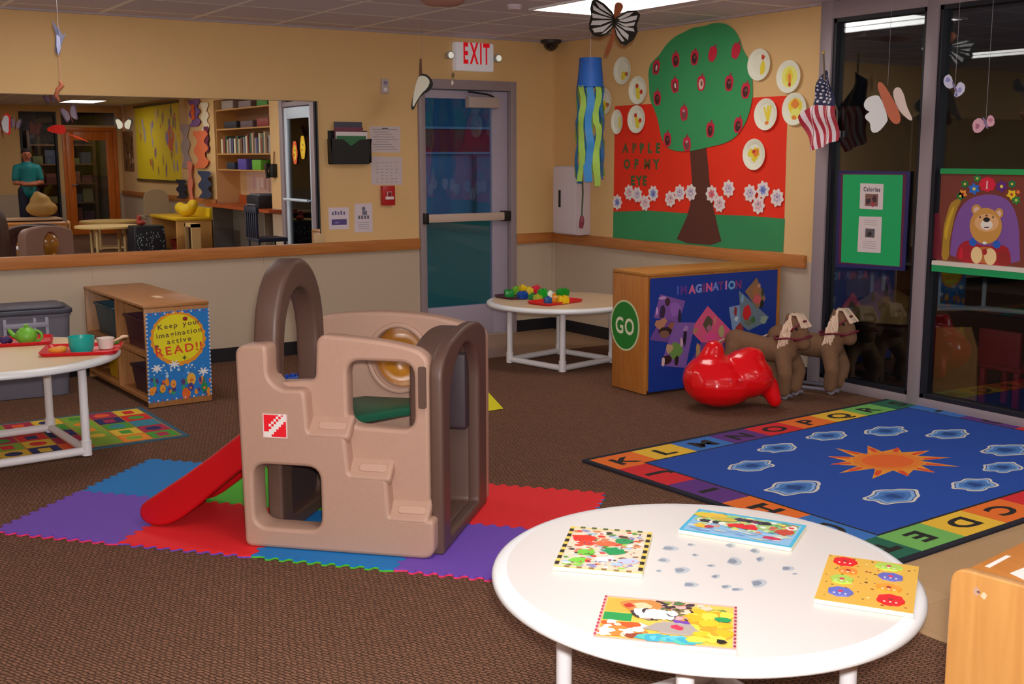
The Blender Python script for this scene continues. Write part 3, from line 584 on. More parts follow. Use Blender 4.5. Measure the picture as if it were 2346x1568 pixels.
# white wall cabinet under the windsock
a0, c1 = RW.px(1295, 352); a1, c0 = RW.px(1350, 540)
t = thing('wall_cabinet', (0, -a0-.1, TT), 'white metal wall cabinet with a black handle slot behind the windsock', 'cabinet')
M_cab = P('a59aa0', .55, rough=.4)
b = MB(); b.box((-.13, -a0-.36, TT+.005), (-.001, -a0-.02, c1-.1), M_cab); b.build('body', t, bevel=.006)
b = MB(); b.box((-.145, -a0-.345, TT+.015), (-.13, -a0-.03, c1-.11), P('ada2a6', .55, rough=.4)); cabd = b.build('door', t, bevel=.004)
b = MB(); b.box((-.152, -a0-.14, 1.06), (-.144, -a0-.115, 1.2), M_black); b.build('handle', cabd, bevel=.002)
# blue and green windsock
wp = RT(1353, 133, -.42); wz1 = wp.z; wb = RT(1350, 200, -.42)
t = thing('windsock', (wp.x, wp.y, wz1), 'blue paper windsock with green and blue streamers hanging by the corner', 'windsock')
M_bl = P('1e4f9c', .6, rough=.6, grain=.15, scale=20); M_gs = P('86a84a', .62, rough=.6, grain=.15, scale=30); M_bs = P('2468a0', .6, rough=.6)
b = MB(); R1, R2 = .083, .102; b.lathe([(R1, wz1), (R1+.004, wz1-.1), (R2, wb.z), (R2-.002, wb.z), (R1-.002, wz1)], M_bl, 24, Matrix.Translation((wp.x, wp.y, 0))); b.build('tube', t, .8)
zb = RT(1345, 412, -.42).z
for k in range(10):
    a = 2*PI*k/10+.25; vs, fs = [], []; n = 16; wv = .024
    for i in range(n+1):
        z = wb.z+.01-(wb.z+.01-zb-rnd.uniform(-.03, .05))*i/n if i < n else zb+rnd.uniform(-.05, .03)
        rr = R2-.004+.008*math.sin(i*1.1+k*1.7)+.01*i/n; aa = a+.12*math.sin(i*.8+k)
        for sg in (-1, 1): vs.append((wp.x+rr*math.cos(aa+sg*.27), wp.y+rr*math.sin(aa+sg*.27), z))
    fs = [(2*i, 2*i+1, 2*i+3, 2*i+2) for i in range(n)]
    b = MB(); b.raw(vs, fs, M_gs if k % 2 else M_bs); b.build('streamer', t, 1.5)
b = MB(); pe = RT(1333, 500, -.42); b.tube([(pe.x, pe.y, zb+.06), (pe.x+.008, pe.y, zb-.1), tuple(pe)], .007, P('3c4a3c'), 6); b.build('tail_string', t)
p = RT(1333, 510, -.42); b = MB(); b.tube([(p.x, p.y, p.z+.05), (p.x, p.y, p.z+.01), (p.x, p.y+.01, p.z-.04)], [.012, .02, .016], P('6a2a34'), 8); b.build('tail_bead', t)
b = MB(); b.tube([(wp.x, wp.y, wz1-.01), (wp.x, wp.y, CEIL)], .0015, P('c8c0c0'), 6); b.tube([(wp.x-R1, wp.y, wz1-.004), (wp.x+R1, wp.y, wz1-.004)], .002, P('c8c0c0'), 6); b.build('hanging_string', t)
# ================================================================== FLAG
FX = -.14; FF = Frame((FX, 0, 0), -Y, Z, -X)
t = thing('flag', RT(1890, 150, FX), 'american flag hanging from a short pole on the glazing frame', 'flag')
A = {k: Vector(FF.px(*q)) for k, q in dict(top=(1888, 160), L0=(1833, 268), L1=(1859, 349), R0=(1913, 243), R1=(1917, 322), cl=(1858, 240), RT=(1905, 178)).items()}
b = MB(); M = FF.m(); fold = lambda s, q: .018*math.sin((s-A['L1'].x)*55)+.012*math.sin(q*30)
def fpt(v, e=0.): return FF.p(v.x, v.y, fold(v.x, v.y)+e)
ns, nr = 13, 10
for i in range(ns):
    for j in range(nr):
        def pt(u, w):
            topv = (A['L0'].lerp(A['cl'], u/.3) if u < .3 else A['cl'].lerp(A['R0'], (u-.3)/.7)); botv = A['L1'].lerp(A['R1'], u); return topv.lerp(botv, w)
        q = [pt(i/ns, j/nr), pt((i+1)/ns, j/nr), pt((i+1)/ns, (j+1)/nr), pt(i/ns, (j+1)/nr)]
        b.raw([fpt(v) for v in q], [(0, 3, 2, 1)], P('8f1428', .6) if i % 2 == 0 else P('c9b4b8', .62))
b.build('stripes', t, 1.)
b = MB()
n = 8
for i in range(n):
    for j in range(n):
        def pt(u, w): return A['top'].lerp(A['RT'], u).lerp(A['cl'].lerp(A['R0'], u), w)
        q = [pt(i/n, j/n), pt((i+1)/n, j/n), pt((i+1)/n, (j+1)/n), pt(i/n, (j+1)/n)]
        b.raw([fpt(v) for v in q], [(0, 3, 2, 1)], P('161c3e', .6))
for j in range(1, 9):
    for i in range(1, 6):
        c = A['top'].lerp(A['RT'], (i-.5+.25*(j % 2))/5.5).lerp(A['cl'].lerp(A['R0'], (i-.5+.25*(j % 2))/5.5), j/9.); r = .0085*(.5+j/10)
        b.raw([fpt(Vector((c.x+r*x, c.y+r*y)), .003) for x, y in star(0, 0, 1, .5)], [tuple(range(10))[::-1]], P('c4bcc8'))
b.build('canton', t, 1.)
p0 = RT(1889, 140, FX); b = MB(); b.tube([(p0.x-.012, p0.y, p0.z+.04), (p0.x, p0.y-.005, p0.z-.1), (-.03, p0.y-.02, p0.z-.3), (-.03, p0.y-.02, p0.z-.44)], .006, P('6a5a4a'), 8); b.ball((p0.x-.012, p0.y, p0.z+.05), .011, P('a8904a')); b.box((-.05, p0.y-.03, p0.z-.46), (-.0, p0.y-.01, p0.z-.42), M_frame); b.build('flag_pole', t, .6)
# ================================================================== POSTERS ON THE GLAZING
GP = Frame((-.006, 0, 0), -Y, Z, -X)
f = Flat(GP); f.base(GP.pxs([(1922, 391), (2087, 393), (2074, 621), (1915, 611)]), .004, P('1e1748', .6), .001)
f.put(GP.pxs([(1928, 397), (2078, 399), (2067, 612), (1922, 604)]), P('4a1430')); f.put(GP.pxs([(1933, 400), (2070, 401), (2062, 611), (1928, 601)]), P('0e8a4c', .6, rough=.6))
gb = f.build('bulletin_board'); tag(gb, 'green bulletin board with purple edge on the first glass pane', 'board')
def paper_on(px4, seed, lab):
    f = Flat(GP); f.base(GP.pxs(px4), .001, P('b5a9a8', .62), .0062); xs = [p[0] for p in GP.pxs(px4)]; ys = [p[1] for p in GP.pxs(px4)]; x0, x1, y0, y1 = min(xs)+.01, max(xs)-.01, min(ys), max(ys); h = y1-y0; w = x1-x0
    if seed == 1:
        f.text('Calories', x0+w*.5, y0+h*.78, h*.17, P('3c3644'), bold=.04, wx=.8)
        f.put(rect(x0+w*.2, y0+h*.12, x0+w*.82, y0+h*.6), P('6a4a44')); f.put(blobp(x0+w*.35, y0+h*.32, .018), P('302428')); f.put(blobp(x0+w*.65, y0+h*.4, .02), P('3a2228')); f.put(blobp(x0+w*.6, y0+h*.2, .016), P('8a3038'))
    else:
        f.put(rect(x0+w*.28, y0+h*.42, x0+w*.74, y0+h*.66), P('4e484c')); f.put(blobp(x0+w*.5, y0+h*.52, .016), P('221e22'))
        for k in range(4): f.put(rect(x0+w*.18, y0+h*(.12+.06*k), x0+w*.82, y0+h*(.135+.06*k)), P('8d8284'))
        for k in range(3): f.put(rect(x0+w*.2, y0+h*(.76+.06*k), x0+w*.8, y0+h*(.775+.06*k)), P('8d8284'))
    return tag(f.build('flyer'), lab, 'paper', 'flyers on the green board')
paper_on([(1973, 420), (2026, 422), (2024, 481), (1971, 478)], 1, 'upper photo flyer with bold heading on the green board')
paper_on([(1970, 496), (2022, 497), (2019, 580), (1966, 577)], 2, 'lower typed flyer on the green board')
# the brown board with the teddy bear picture
c7 = crop(2080, 370, 5.406); GB = Frame((-.004, 0, 0), -Y, Z, -X)
t = thing('teddy_board', (0, -4.35, .95), 'brown board with a teddy bear picture and green edging on the glass', 'board')
pl = GB.pxs([(2137, 398), (2137, 600)]); zt = pl[0][1]; zb_ = pl[1][1]
f = Flat(GB); f.base([(3.85, zb_), (3.85, zt), (4.86, zt), (4.86, zb_)], .004, P('5f2a1e', .6), .001)
f.put(GB.pxs(c7((330, 640), (400, 640), (430, 1215), (270, 1205))), P('5c1420'))
f.put(GB.pxs(smoothp(c7((415, 1215), (440, 980), (450, 800), (490, 660), (530, 520), (600, 470), (690, 440), (600, 620), (560, 800), (520, 1000), (515, 1225)), 1)), P('8a6a1c', .6)); f.put(GB.pxs(smoothp(c7((450, 900), (490, 740), (560, 560), (590, 560), (520, 780), (480, 1000)), 1)), P('a8861c', .6))
f.put(GB.pxs(smoothp(c7((520, 1226), (545, 950), (580, 760), (640, 600), (740, 480), (860, 430), (1000, 405), (1130, 420), (1250, 480), (1330, 600), (1375, 760), (1390, 1000), (1395, 1310)), 1)), P('65407c', .6))
f.build('picture_board', t)
f = Flat(GB); f.z = .0062; fur, furl = P('a87838', .62), P('c8a878', .62)
f.base(GB.pxs(smoothp(c7((600, 1240), (620, 1080), (680, 1000), (780, 970), (900, 1040), (1060, 1050), (1180, 1030), (1270, 1090), (1290, 1310), (1000, 1290)), 1)), .001, P('86121e', .6), .0062)
f.put(GB.pxs(smoothp(c7((640, 1200), (650, 1080), (690, 1060), (690, 1220)), 1)), P('a81428')); f.put(GB.pxs(smoothp(c7((1120, 1110), (1260, 1110), (1270, 1300), (1120, 1290)), 1)), P('7a1c1a'))
f.put(GB.pxs(smoothp(c7((860, 1050), (1100, 1070), (1110, 1280), (850, 1250)), 1)), P('9c5a2c'))
e = lambda x, y, rx, ry, c: f.put(GB.pxs([(u, v) for u, v in c7(*disc(x, y, rx, ry, 22))]), c)
e(860, 1160, 70, 105, furl); e(1030, 1180, 75, 105, furl); e(960, 1120, 30, 40, P('8a1a1c'))
e(815, 1000, 48, 50, P('1a4a9c')); e(1110, 1030, 48, 50, P('1a4a9c'))
e(860, 600, 62, 68, fur); e(1140, 640, 52, 62, fur); e(860, 605, 36, 42, P('b89a90')); e(1140, 645, 28, 36, P('b89a90'))
e(975, 800, 200, 225, fur); e(985, 760, 150, 110, P('b98e60', .62)); e(985, 785, 75, 62, P('cbbab0', .62)); e(985, 722, 42, 30, P('15100f')); e(985, 818, 36, 8, P('5a3424')); e(985, 670, 16, 12, P('5a3424'))
e(905, 690, 10, 14, P('241a18')); e(1065, 690, 10, 14, P('241a18')); e(960, 1010, 26, 18, P('d8c8b8'))
tag(f.build('teddy_bear_picture', t), 'cut-out teddy bear in a red jacket')
f = Flat(GB); f.z = .0065
for sx_, sy_, rr, cc, nn in ((660, 430, 60, '14602c', 6), (715, 280, 60, '185c2a', 6), (870, 210, 55, '1c6a34', 6), (1300, 280, 58, '1a5a30', 6), (1350, 480, 60, '1e7030', 6), (690, 400, 60, 'c07828', 5), (830, 340, 80, '1a56a4', 6), (1170, 310, 85, '4a1a62', 6), (1295, 410, 70, 'c8a018', 5), (1375, 380, 35, 'a84a1c', 5)):
    f.base(GB.pxs([(u, v) for u, v in c7(*star(sx_, sy_, rr, rr*.62, nn, .4))]), .0008, P(cc, .6), .0066)
    f.put(GB.pxs([(u, v) for u, v in c7(*disc(sx_, sy_, rr*.25, rr*.25, 10))]), P('d0b040' if cc[0] != 'c' else '8a2a1a'))
f.base(GB.pxs(smoothp([(u, v) for u, v in c7(*disc(995, 285, 100, 90, 24, 0, .1, 8))], 1)), .0008, P('b0102c', .6), .0067)
s, q = GB.px(*c7((990, 290))[0]); f.text('1', s, q, .045, P('c8a0a0'), bold=.02)
tag(f.build('flower_garland', t), 'garland of coloured paper flowers over the bear')
b = MB(); b.box((-.02, -4.86, zt), (-.003, -3.85, zt+.03), P('167a3e', .6)); b.build('top_edging', t)
b = MB(); b.box((-.05, -4.86, zb_-.05), (-.003, -3.85, zb_), P('0f7a44', .6)); b.box((-.05, -4.86, zb_), (-.003, -3.85, zb_+.012), P('b0a89c', .62)); b.box((-.052, -4.86, zb_-.012), (-.05, -3.85, zb_), P('b0a89c', .62)); b.build('ledge', t)
# ================================================================== FOAM MAT TILES
TS = .565; MATA = math.atan2(-.747, .665); MF = Frame((-4.658, -3.684, 0), (math.cos(MATA), math.sin(MATA), 0), (-math.sin(MATA), math.cos(MATA), 0), Z)
def teeth(t0, t1, rev, amp=.011, per=.0565):
    n = int(round((t1-t0)/per*2)); out = []
    for k in range(n):
        a = t0+(t1-t0)*k/n; c = t0+(t1-t0)*(k+1)/n; s = amp if k % 2 == 0 else -amp; e = (c-a)*.18
        out += [(a+e, s), (c-e, s)]
    return out[::-1] if rev else out
def tile_outline(i, j):
    x0, x1, y0, y1 = i*TS, (i+1)*TS, j*TS, (j+1)*TS; g = .0012
    h = .02825; T = lambda a, c, r: teeth(a+h, c-h, r)
    return ([(x0+g, y0+g)]+[(t, y0+s+g) for t, s in T(x0, x1, False)]+[(x1-g, y0+g)]+[(x1+s-g, t) for t, s in T(y0, y1, False)]+[(x1-g, y1-g)]
            +[(t, y1+s-g) for t, s in T(x0, x1, True)]+[(x0+g, y1-g)]+[(x0+s+g, t) for t, s in T(y0, y1, True)])
M_pur = P('5c3a94', .62, rough=.75); M_mred = P('d4161c', .62, rough=.75); M_mblue = P('0a62a0', .62, rough=.75); M_mgrn = P('3f9a1c', .62, rough=.75); M_mpink = P('d02a58', .62, rough=.75)
TILES = [(-1, 0, M_pur, M_mpink, 'purple foam mat tile nearest the white play table at left'), (0, 0, M_mred, M_pur, 'red foam mat tile in front of the red slide'), (1, 0, M_mblue, M_mgrn, 'blue foam mat tile under the front panel of the climber'), (2, 0, M_pur, M_mpink, 'purple foam mat tile between the climber and the near round table'),
 (-1, 1, M_mblue, M_mpink, 'blue foam mat tile behind the foot of the slide'), (0, 1, M_mgrn, M_mred, 'green foam mat tile under the slide'), (1, 1, M_mgrn, M_mblue, 'green foam mat tile inside the climber'), (2, 1, M_mred, M_mblue, 'red foam mat tile beyond the doorway of the climber')]
for i, j, m1, m2, lab in TILES:
    c = MF.p((i+.5)*TS, (j+.5)*TS); t = thing('foam_mat_tile', c, lab, 'foam mat', 'interlocking foam mat tiles')
    b = MB(); b.prism(tile_outline(i, j), .0065, .013, m1, MF.m()); b.build('top_layer', t); b = MB(); b.prism(tile_outline(i, j), .0002, .0065, m2, MF.m()); b.build('under_layer', t)
# ================================================================== TODDLER CLIMBER
PA = .775; B_ = Vector((math.cos(PA), math.sin(PA), 0)); A_ = Vector((-math.sin(PA), math.cos(PA), 0)); C0 = Vector((-3.743, -4.537, .0135))
FP = Frame(C0, A_, Z, -B_)            # front panel: s along a, t up, n towards the viewer
def cp(a, bb, z): return C0+A_*a+B_*bb+Z*z
SD = Frame(C0, B_, Z, -A_)            # side with the doorway: s along depth
M_tan = P('947565', .62, rough=.5, grain=.05, scale=60, bump=.06); M_dbr = P('4b362e', .62, rough=.45, grain=.05, scale=60, bump=.05)
M_slide = P('920810', .55, rough=.35)
t = ph = thing('toddler_climber', cp(.36, .38, 0), 'brown plastic toddler climber with stair panel, arch and red slide', 'play climber', rot=0)
# front panel: the lower block stands proud of the stairs, the upper block is set back
low = [(0, 0), (.0, .150), (.168, .150), (.178, .302), (.322, .305), (.335, .456), (.478, .456), (.486, .618), (.585, .614), (.632, .655), (.632, .783), (.76, .772), (.748, 0)]
low = roundp(low, [.05, .02, .02, .02, .02, .02, .02, .03, .03, .04, .03, .04, .03])
wl = roundp([(.437, .08), (.437, .325), (.705, .325), (.705, .08)], .055)
slab('stair_panel', low, [wl], .12, FP, M_tan, ph, .014, -.12)
off = .05
up = [(.03, .02), (.03, .738), (.066, .77), (.15, .79), (.245, .802), (.44, .815), (.463, .79), (.47, .64), (.62, .63), (.62, .56), (.425, .37), (.425, .02)]
up = [(a, z) for a, z in up]
wu = roundp([(.086, .468), (.086, .722), (.345, .722), (.345, .475)], .055)
slab('upper_panel', roundp(up, [.03, .04, .05, .05, .05, .04, .03, .03, .02, .02, .1, .02]), [wu], .075, FP, M_tan, ph, .014, -.135)
Mab = Matrix.Translation(C0) @ Matrix(((A_.x, B_.x, 0, 0), (A_.y, B_.y, 0, 0), (0, 0, 1, 0), (0, 0, 0, 1)))
for a0, a1, z in ((.332, .480, .452), (.176, .325, .300), (.034, .170, .148)):      # sloped treads with an oval foothold on each
    TF = Frame(cp(0, .006, z), A_, (B_+Z*.9).normalized(), (Z-B_*.9).normalized()); L_ = .058*math.hypot(1, .9)
    trd = slab('tread', roundp(rect(a0-.012, -.012, a1+.012, L_+.02), .02), [], .04, TF, M_tan, ph, .012, -.036)
    am = (a0+a1)/2-.012; slab('foothold', roundp(rect(am-.054, .02, am+.054, .054), .016, 6), [], .012, TF, P('9c7d6d', .62), trd, .004, -.003)
b = MB(); M = FP.m()
b.prism(roundp(rect(.036, .556, .066, .712), .01), -.052, -.046, M_dbr, M); b.build('slot_insert', ph)
lg = Flat(FP); lg.base(rect(.559, .431, .655, .522), .0025, P('c9b0ae', .7), .0005); lg.put(rect(.563, .435, .651, .518), P('c20a1c', .6))
W = P('d8c4c0', .7); n_ = 9; q0_ = .088/n_          # white stair-steps climbing across the red square
for i in range(n_):
    for j in range(n_):
        d_ = i-j; x, y = .651-q0_*(i+1), .435+q0_*j
        if (d_ in (0, 2, -1) and (i+j) % 2 == 0) or d_ == 1 or (d_ == -2 and j > 3) or (i < 2 and j < 2): lg.put(rect(x, y, x+q0_, y+q0_), W)
lg.build('logo_plate', ph)
# doorway side: dark brown arched frame
so = roundp([(.058, .0), (.058, .715), (.16, .775), (.40, .812), (.62, .805), (.74, .755), (.74, 0)], [.01, .12, .12, .1, .1, .04, .01])
si = roundp([(.165, .045), (.165, .60), (.25, .70), (.39, .755), (.53, .72), (.605, .62), (.605, .045)], [.02, .12, .12, .12, .12, .12, .02])
slab('doorway_frame', so, [si], .05, SD, M_dbr, ph, .012, -.028)
# hood that bends from the doorway frame back to the rear panel
so2 = roundp([(.142, .0), (.142, .73), (.25, .775), (.40, .80), (.58, .79), (.68, .745), (.68, 0)], [.01, .06, .12, .1, .1, .04, .01]); si2 = roundp([(.165, .045), (.165, .60), (.25, .70), (.39, .755), (.53, .72), (.605, .62), (.605, .045)], [.02, .12, .12, .12, .12, .12, .02])
slab('inner_hood', so2, [si2], .11, SD, M_dbr, ph, .012, -.13)
b = MB(); M = SD.m(); b.prism(roundp(rect(.545, .36, .63, .68), .02), -.10, -.02, P('33262a', .62), M); b.build('door_slide_rail', ph, bevel=.008)
# rear panel with the round porthole
BP = Frame(cp(0, .735, 0), A_, Z, -B_)
bo = roundp([(-.014, 0), (-.014, .745), (.19, .80), (.45, .815), (.70, .79), (.76, .74), (.76, 0)], [.02, .04, .15, .15, .1, .06, .02])
hole = disc(.36, .615, .118, .13, 40)
slab('rear_panel', bo, [hole], .085, BP, M_tan, ph, .014, -.085)
ring = slab('porthole_rim', disc(.36, .615, .142, .154, 40), [disc(.36, .615, .12, .132, 40)], .02, BP, M_tan, ph, .008, -.002)
M_amb = P('b8781c', .75, rough=.25, coat=.5); dm = M_amb.node_tree.nodes['Principled BSDF']; dm.inputs['Transmission Weight'].default_value = .35
b = MB(); M = BP.m() @ Matrix.Translation((.36, .615, -.03)) @ Matrix.Diagonal((.12, .132, -.12, 1)); b.lathe([(1, 0), (.97, .28), (.85, .55), (.6, .82), (.3, .96), (0, 1)], M_amb, 32, M); b.build('amber_porthole', ring, 1.2)
# hoop at the slide end
HP = Frame(cp(.625, 0, 0), B_, Z, -A_)
c0, hw, iw = .325, .245, .165
def arch(hw_, zs, zt, z0, n=20):
    return [(c0-hw_, z0)]+[(c0-hw_*math.cos(PI*k/n), zs+(zt-zs)*math.sin(PI*k/n)**.85) for k in range(n+1)]+[(c0+hw_, z0)]
slab('hand_hoop', arch(hw, .72, 1.072, .30)+arch(iw, .70, .955, .30)[::-1], [], .10, HP, M_dbr, ph, .02, -.10)
# dark side panel under the slide, with a crawl arch pressed into it
sp = roundp([(.115, 0), (.115, .50), (.70, .50), (.70, 0)], .03)
slab('crawl_panel', sp, [roundp([(.22, .06), (.22, .26), (.32, .38), (.48, .38), (.58, .26), (.58, .06)], .05)], .06, HP, M_dbr, ph, .01, -.075)
slab('crawl_panel_back', roundp([(.2, .03), (.2, .4), (.6, .4), (.6, .03)], .05), [], .012, HP, P('3a2a2c', .62), ph, .004, -.072)
b = MB(); b.tube([cp(.615, .17, .33), cp(.60, .17, .33)], .012, P('8a8a90', .7, metal=.6, rough=.3), 12); b.build('bolt', ph)
# green platform inside
b = MB(); M = Matrix.Translation(C0) @ Matrix(((A_.x, B_.x, 0, 0), (A_.y, B_.y, 0, 0), (0, 0, 1, 0), (0, 0, 0, 1)))
b.prism(smoothp([(.61, .14), (.61, .64), (.1, .64), (.1, .60), (.22, .48), (.36, .3), (.48, .14)], 1), .43, .465, P('0f4a34', .62, rough=.45), M); b.build('platform', ph, bevel=.006)
b = MB(); b.prism(rect(.10, .14, .20, .63), 0., .05, M_dbr, M); b.build('door_sill', ph, bevel=.006)
# slide: bed and two rails as one red moulding
def rail_profile(): return [(.72, .50), (.78, .455), (1.0, .285), (1.225, .135), (1.262, .105), (1.265, .06), (1.23, .03), (1.15, .03), (1.06, .08), (.86, .25), (.74, .335), (.70, .37)]
for nm, b0 in (('slide_rail', .13), ('slide_rail', .49)):
    SP = Frame(cp(0, b0, -.022), A_, Z, -B_); slab(nm, smoothp(rail_profile(), 1), [], .05, SP, M_slide, ph, .012, -.05)
SP = Frame(cp(0, .17, -.022), A_, Z, -B_)
slab('slide_bed', [(.70, .42), (.78, .39), (1.0, .22), (1.20, .085), (1.25, .075), (1.25, .06), (1.19, .06), (.99, .19), (.77, .36), (.70, .39)], [], .32, SP, M_slide, ph, .005, -.32)
# ================================================================== ROUND TABLES
def round_table(name, cx, cy, z, r, s, th, label, top_m, marks=None, zf=.001, tilt=None):
    t = thing(name, (cx, cy, 0), label, 'table', 'round white play tables'); T = tilt.m() if tilt else Matrix.Translation((cx, cy, z)); zt = z; z = 0
    M_pvc = P('d0cacc', .72, rough=.35)
    b = MB(); b.lathe([(0, z-.026), (r-.034, z-.026), (r-.034, z-.0005), (0, z-.0005)], top_m, 96, T)
    if marks: marks(b, T)
    b.build('tabletop', t, .5)
    b = MB(); b.lathe([(r-.036, z-.033), (r-.006, z-.033), (r, z-.027), (r+.001, z-.018), (r-.002, z-.010), (r-.01, z-.004), (r-.022, z-.0008), (r-.036, z)], P('efe9e4', .78, rough=.3), 96, T); b.build('edge_band', t, .9); z = zt  # rim paler than the top: the flash on it is put into the colour
    K = [Vector((cx, cy, 0))+Vector((math.cos(th+k*PI/2), math.sin(th+k*PI/2), 0))*s/math.sqrt(2) for k in range(4)]
    for p in K:
        b = MB(); b.tube([p+Z*(zf+.003), p+Z*(z-.026)], .021, M_pvc, 16); b.build('leg', t, .6)
    for k in range(4):
        p, q = K[k], K[(k+1) % 4]; b = MB(); b.tube([p+Z*(zf+.023), q+Z*(zf+.023)], .021, M_pvc, 16); b.build('base_bar', t, .6)
    for p in K:
        b = MB(); b.tube([p+Z*zf, p+Z*(zf+.075)], .026, M_pvc, 16)
        b.build('corner_fitting', t, .6)
    return t
TZ = .465
_tn = Vector((-.0032, -.026, 1)).normalized(); _ts = (X-_tn*X.dot(_tn)).normalized(); TOP = Frame((-3.8235, -6.0523, TZ), _ts, _tn.cross(_ts), _tn)   # the near table stands a little aslant
def TP(u, v, off=0.): s_, t_ = TOP.px(u, v, off); return TOP.p(s_, t_, off)
def near_marks(b, T):
    c = crop(1540, 1150, 4.045); rnd.seed(3); k = 0
    for (x, y, w, h) in ((85, 635, 75, 34), (170, 767, 72, 28), (575, 550, 72, 38), (770, 452, 50, 26), (545, 402, 52, 22), (815, 532, 40, 24), (800, 755, 75, 42), (1070, 617, 62, 26), (175, 397, 38, 14), (215, 493, 34, 13), (365, 592, 45, 12), (405, 692, 45, 18), (500, 787, 50, 20), (600, 812, 60, 18), (-20, 430, 80, 26), (-75, 540, 62, 22), (-120, 640, 32, 12), (1140, 668, 30, 8)):
        k += 1; u, v = c((x, y))[0]; pc = TP(u, v); du = TP(u+w/4.045, v)-pc; dv = TP(u, v-h/4.045)-pc
        for f_, cc, e in ((1, 'aab0b6', .0001), (.6, '7c8492', .0002)):
            sh = -.25 if f_ < 1 else 0
            pts = [(pc+du*(math.cos(a)*f_*(1+.18*math.sin(3*a+k))+sh)*.95+dv*math.sin(a)*f_*(1+.15*math.sin(2*a+k))) for a in [2*PI*i/14 for i in range(14)]]
            b.sheet([((p-TOP.o).dot(TOP.s), (p-TOP.o).dot(TOP.t)) for p in pts], -.0005+e, P(cc, .8, rough=.3), T)
round_table('play_table', -3.8235, -6.0523, TZ, .5267, .502, 2.2918, 'large white round table in front with four puzzles on it', P('d0cbc6', .84, rough=.35), near_marks, .001, TOP)
LZ = .51
round_table('play_table', -4.765, -1.945, LZ, .583, .628, -.7187, 'white-framed round table at the left edge carrying red trays', P('cfb48c', .75, rough=.35), None, .0078)
CZ = .455
round_table('play_table', -.917, -1.392, CZ, .535, .52, 2.5544, 'white-framed round table in the corner behind the wooden divider', P('c2a888', .72, rough=.35))
# ================================================================== PUZZLES ON THE NEAR TABLE
def board_frame(px4, off):
    q = [TP(u, v, off) for u, v in px4]; c = sum(q, Vector())/4; s = ((q[1]-q[0])+(q[2]-q[3])).normalized(); tt = TOP.n.cross(s)
    w = ((q[1]-q[0]).length+(q[2]-q[3]).length)/2*1.02; h = (((q[0]-q[3])+(q[1]-q[2]))/2).dot(tt)
    return Frame(c, s, tt, TOP.n), w, abs(h)*1.03
def puzzle(px4, label, edge, draw, seed, th=.011, pieces=None):
    rnd.seed(seed); fr, w, h = board_frame(px4, th); fr0 = Frame(fr.o-fr.n*th, fr.s, fr.t, fr.n)
    t = thing('puzzle', fr0.o, label, 'puzzle', 'puzzles on the near table')
    f = Flat(fr0); f.e = .000008; f.base(rect(-w/2, -h/2, w/2, h/2), th-.001, edge, .0008, P('e8d8b8', .8)); draw(f, w, h); f.build('board', t)
    if pieces: pieces(t, fr0, w, h, th)
def q_(f, w, h, x0, y0, x1, y1, c): f.put(rect(w*(x0-.5), h*(y0-.5), w*(x1-.5), h*(y1-.5)), P(c, .75))
def bl(f, w, h, x, y, r, c, rx=1., ry=1., j=.35, n=9): f.put(blobp(w*(x-.5), h*(y-.5), r*min(w, h), n, j, rx, ry), P(c, .75))
def draw_town(f, w, h):
    q_(f, w, h, .03, .03, .97, .97, 'cfc0a8')
    for k in range(170): bl(f, w, h, rnd.uniform(.08, .9), rnd.uniform(.06, .95), rnd.uniform(.012, .045), rnd.choice(['c83a28', 'd8c8b0', '4a8a3c', '7a5a3a', '8a8ab0', 'e0d8d0', '3a2a28', '9ab0c8', 'c07a50', '8ac04a']), 1.3, .9)
    for x, y, r, c in ((.2, .72, .13, 'd0301c'), (.28, .6, .08, 'c84028'), (.5, .62, .1, 'c8623a'), (.68, .72, .1, '2a8a50'), (.62, .45, .1, '1c8a4c'), (.3, .38, .08, '6ab838'), (.25, .18, .09, '70c03c'), (.55, .25, .09, 'd8d0d8'), (.82, .25, .09, 'b0b8d0'), (.7, .15, .06, 'a0b8d0')): bl(f, w, h, x, y, r, c, 1.3)
    for k in range(60): bl(f, w, h, rnd.uniform(.1, .9), rnd.uniform(.1, .92), rnd.uniform(.008, .018), rnd.choice(['b8284a', '2a2024', 'e8e0d8', 'd84a6a', '4a3a8a']), 1.2)
    for k in range(7):
        y = .05+.135*k
        for x in (.0, .945): q_(f, w, h, x, y, x+.05, y+.07, '241c14'); q_(f, w, h, x, y+.07, x+.05, y+.13, 'd8b850')
    for k in range(6): q_(f, w, h, .12+.14*k, 0, .18+.14*k, .03, '8a6a3a'); q_(f, w, h, .12+.14*k, .965, .18+.14*k, 1, '4a5a2a')
puzzle([(1312, 1208), (1499, 1223), (1463, 1313), (1268, 1297)], 'square puzzle with a dashed black and yellow border, left on the near table', P('d8c078', .75), draw_town, 11)
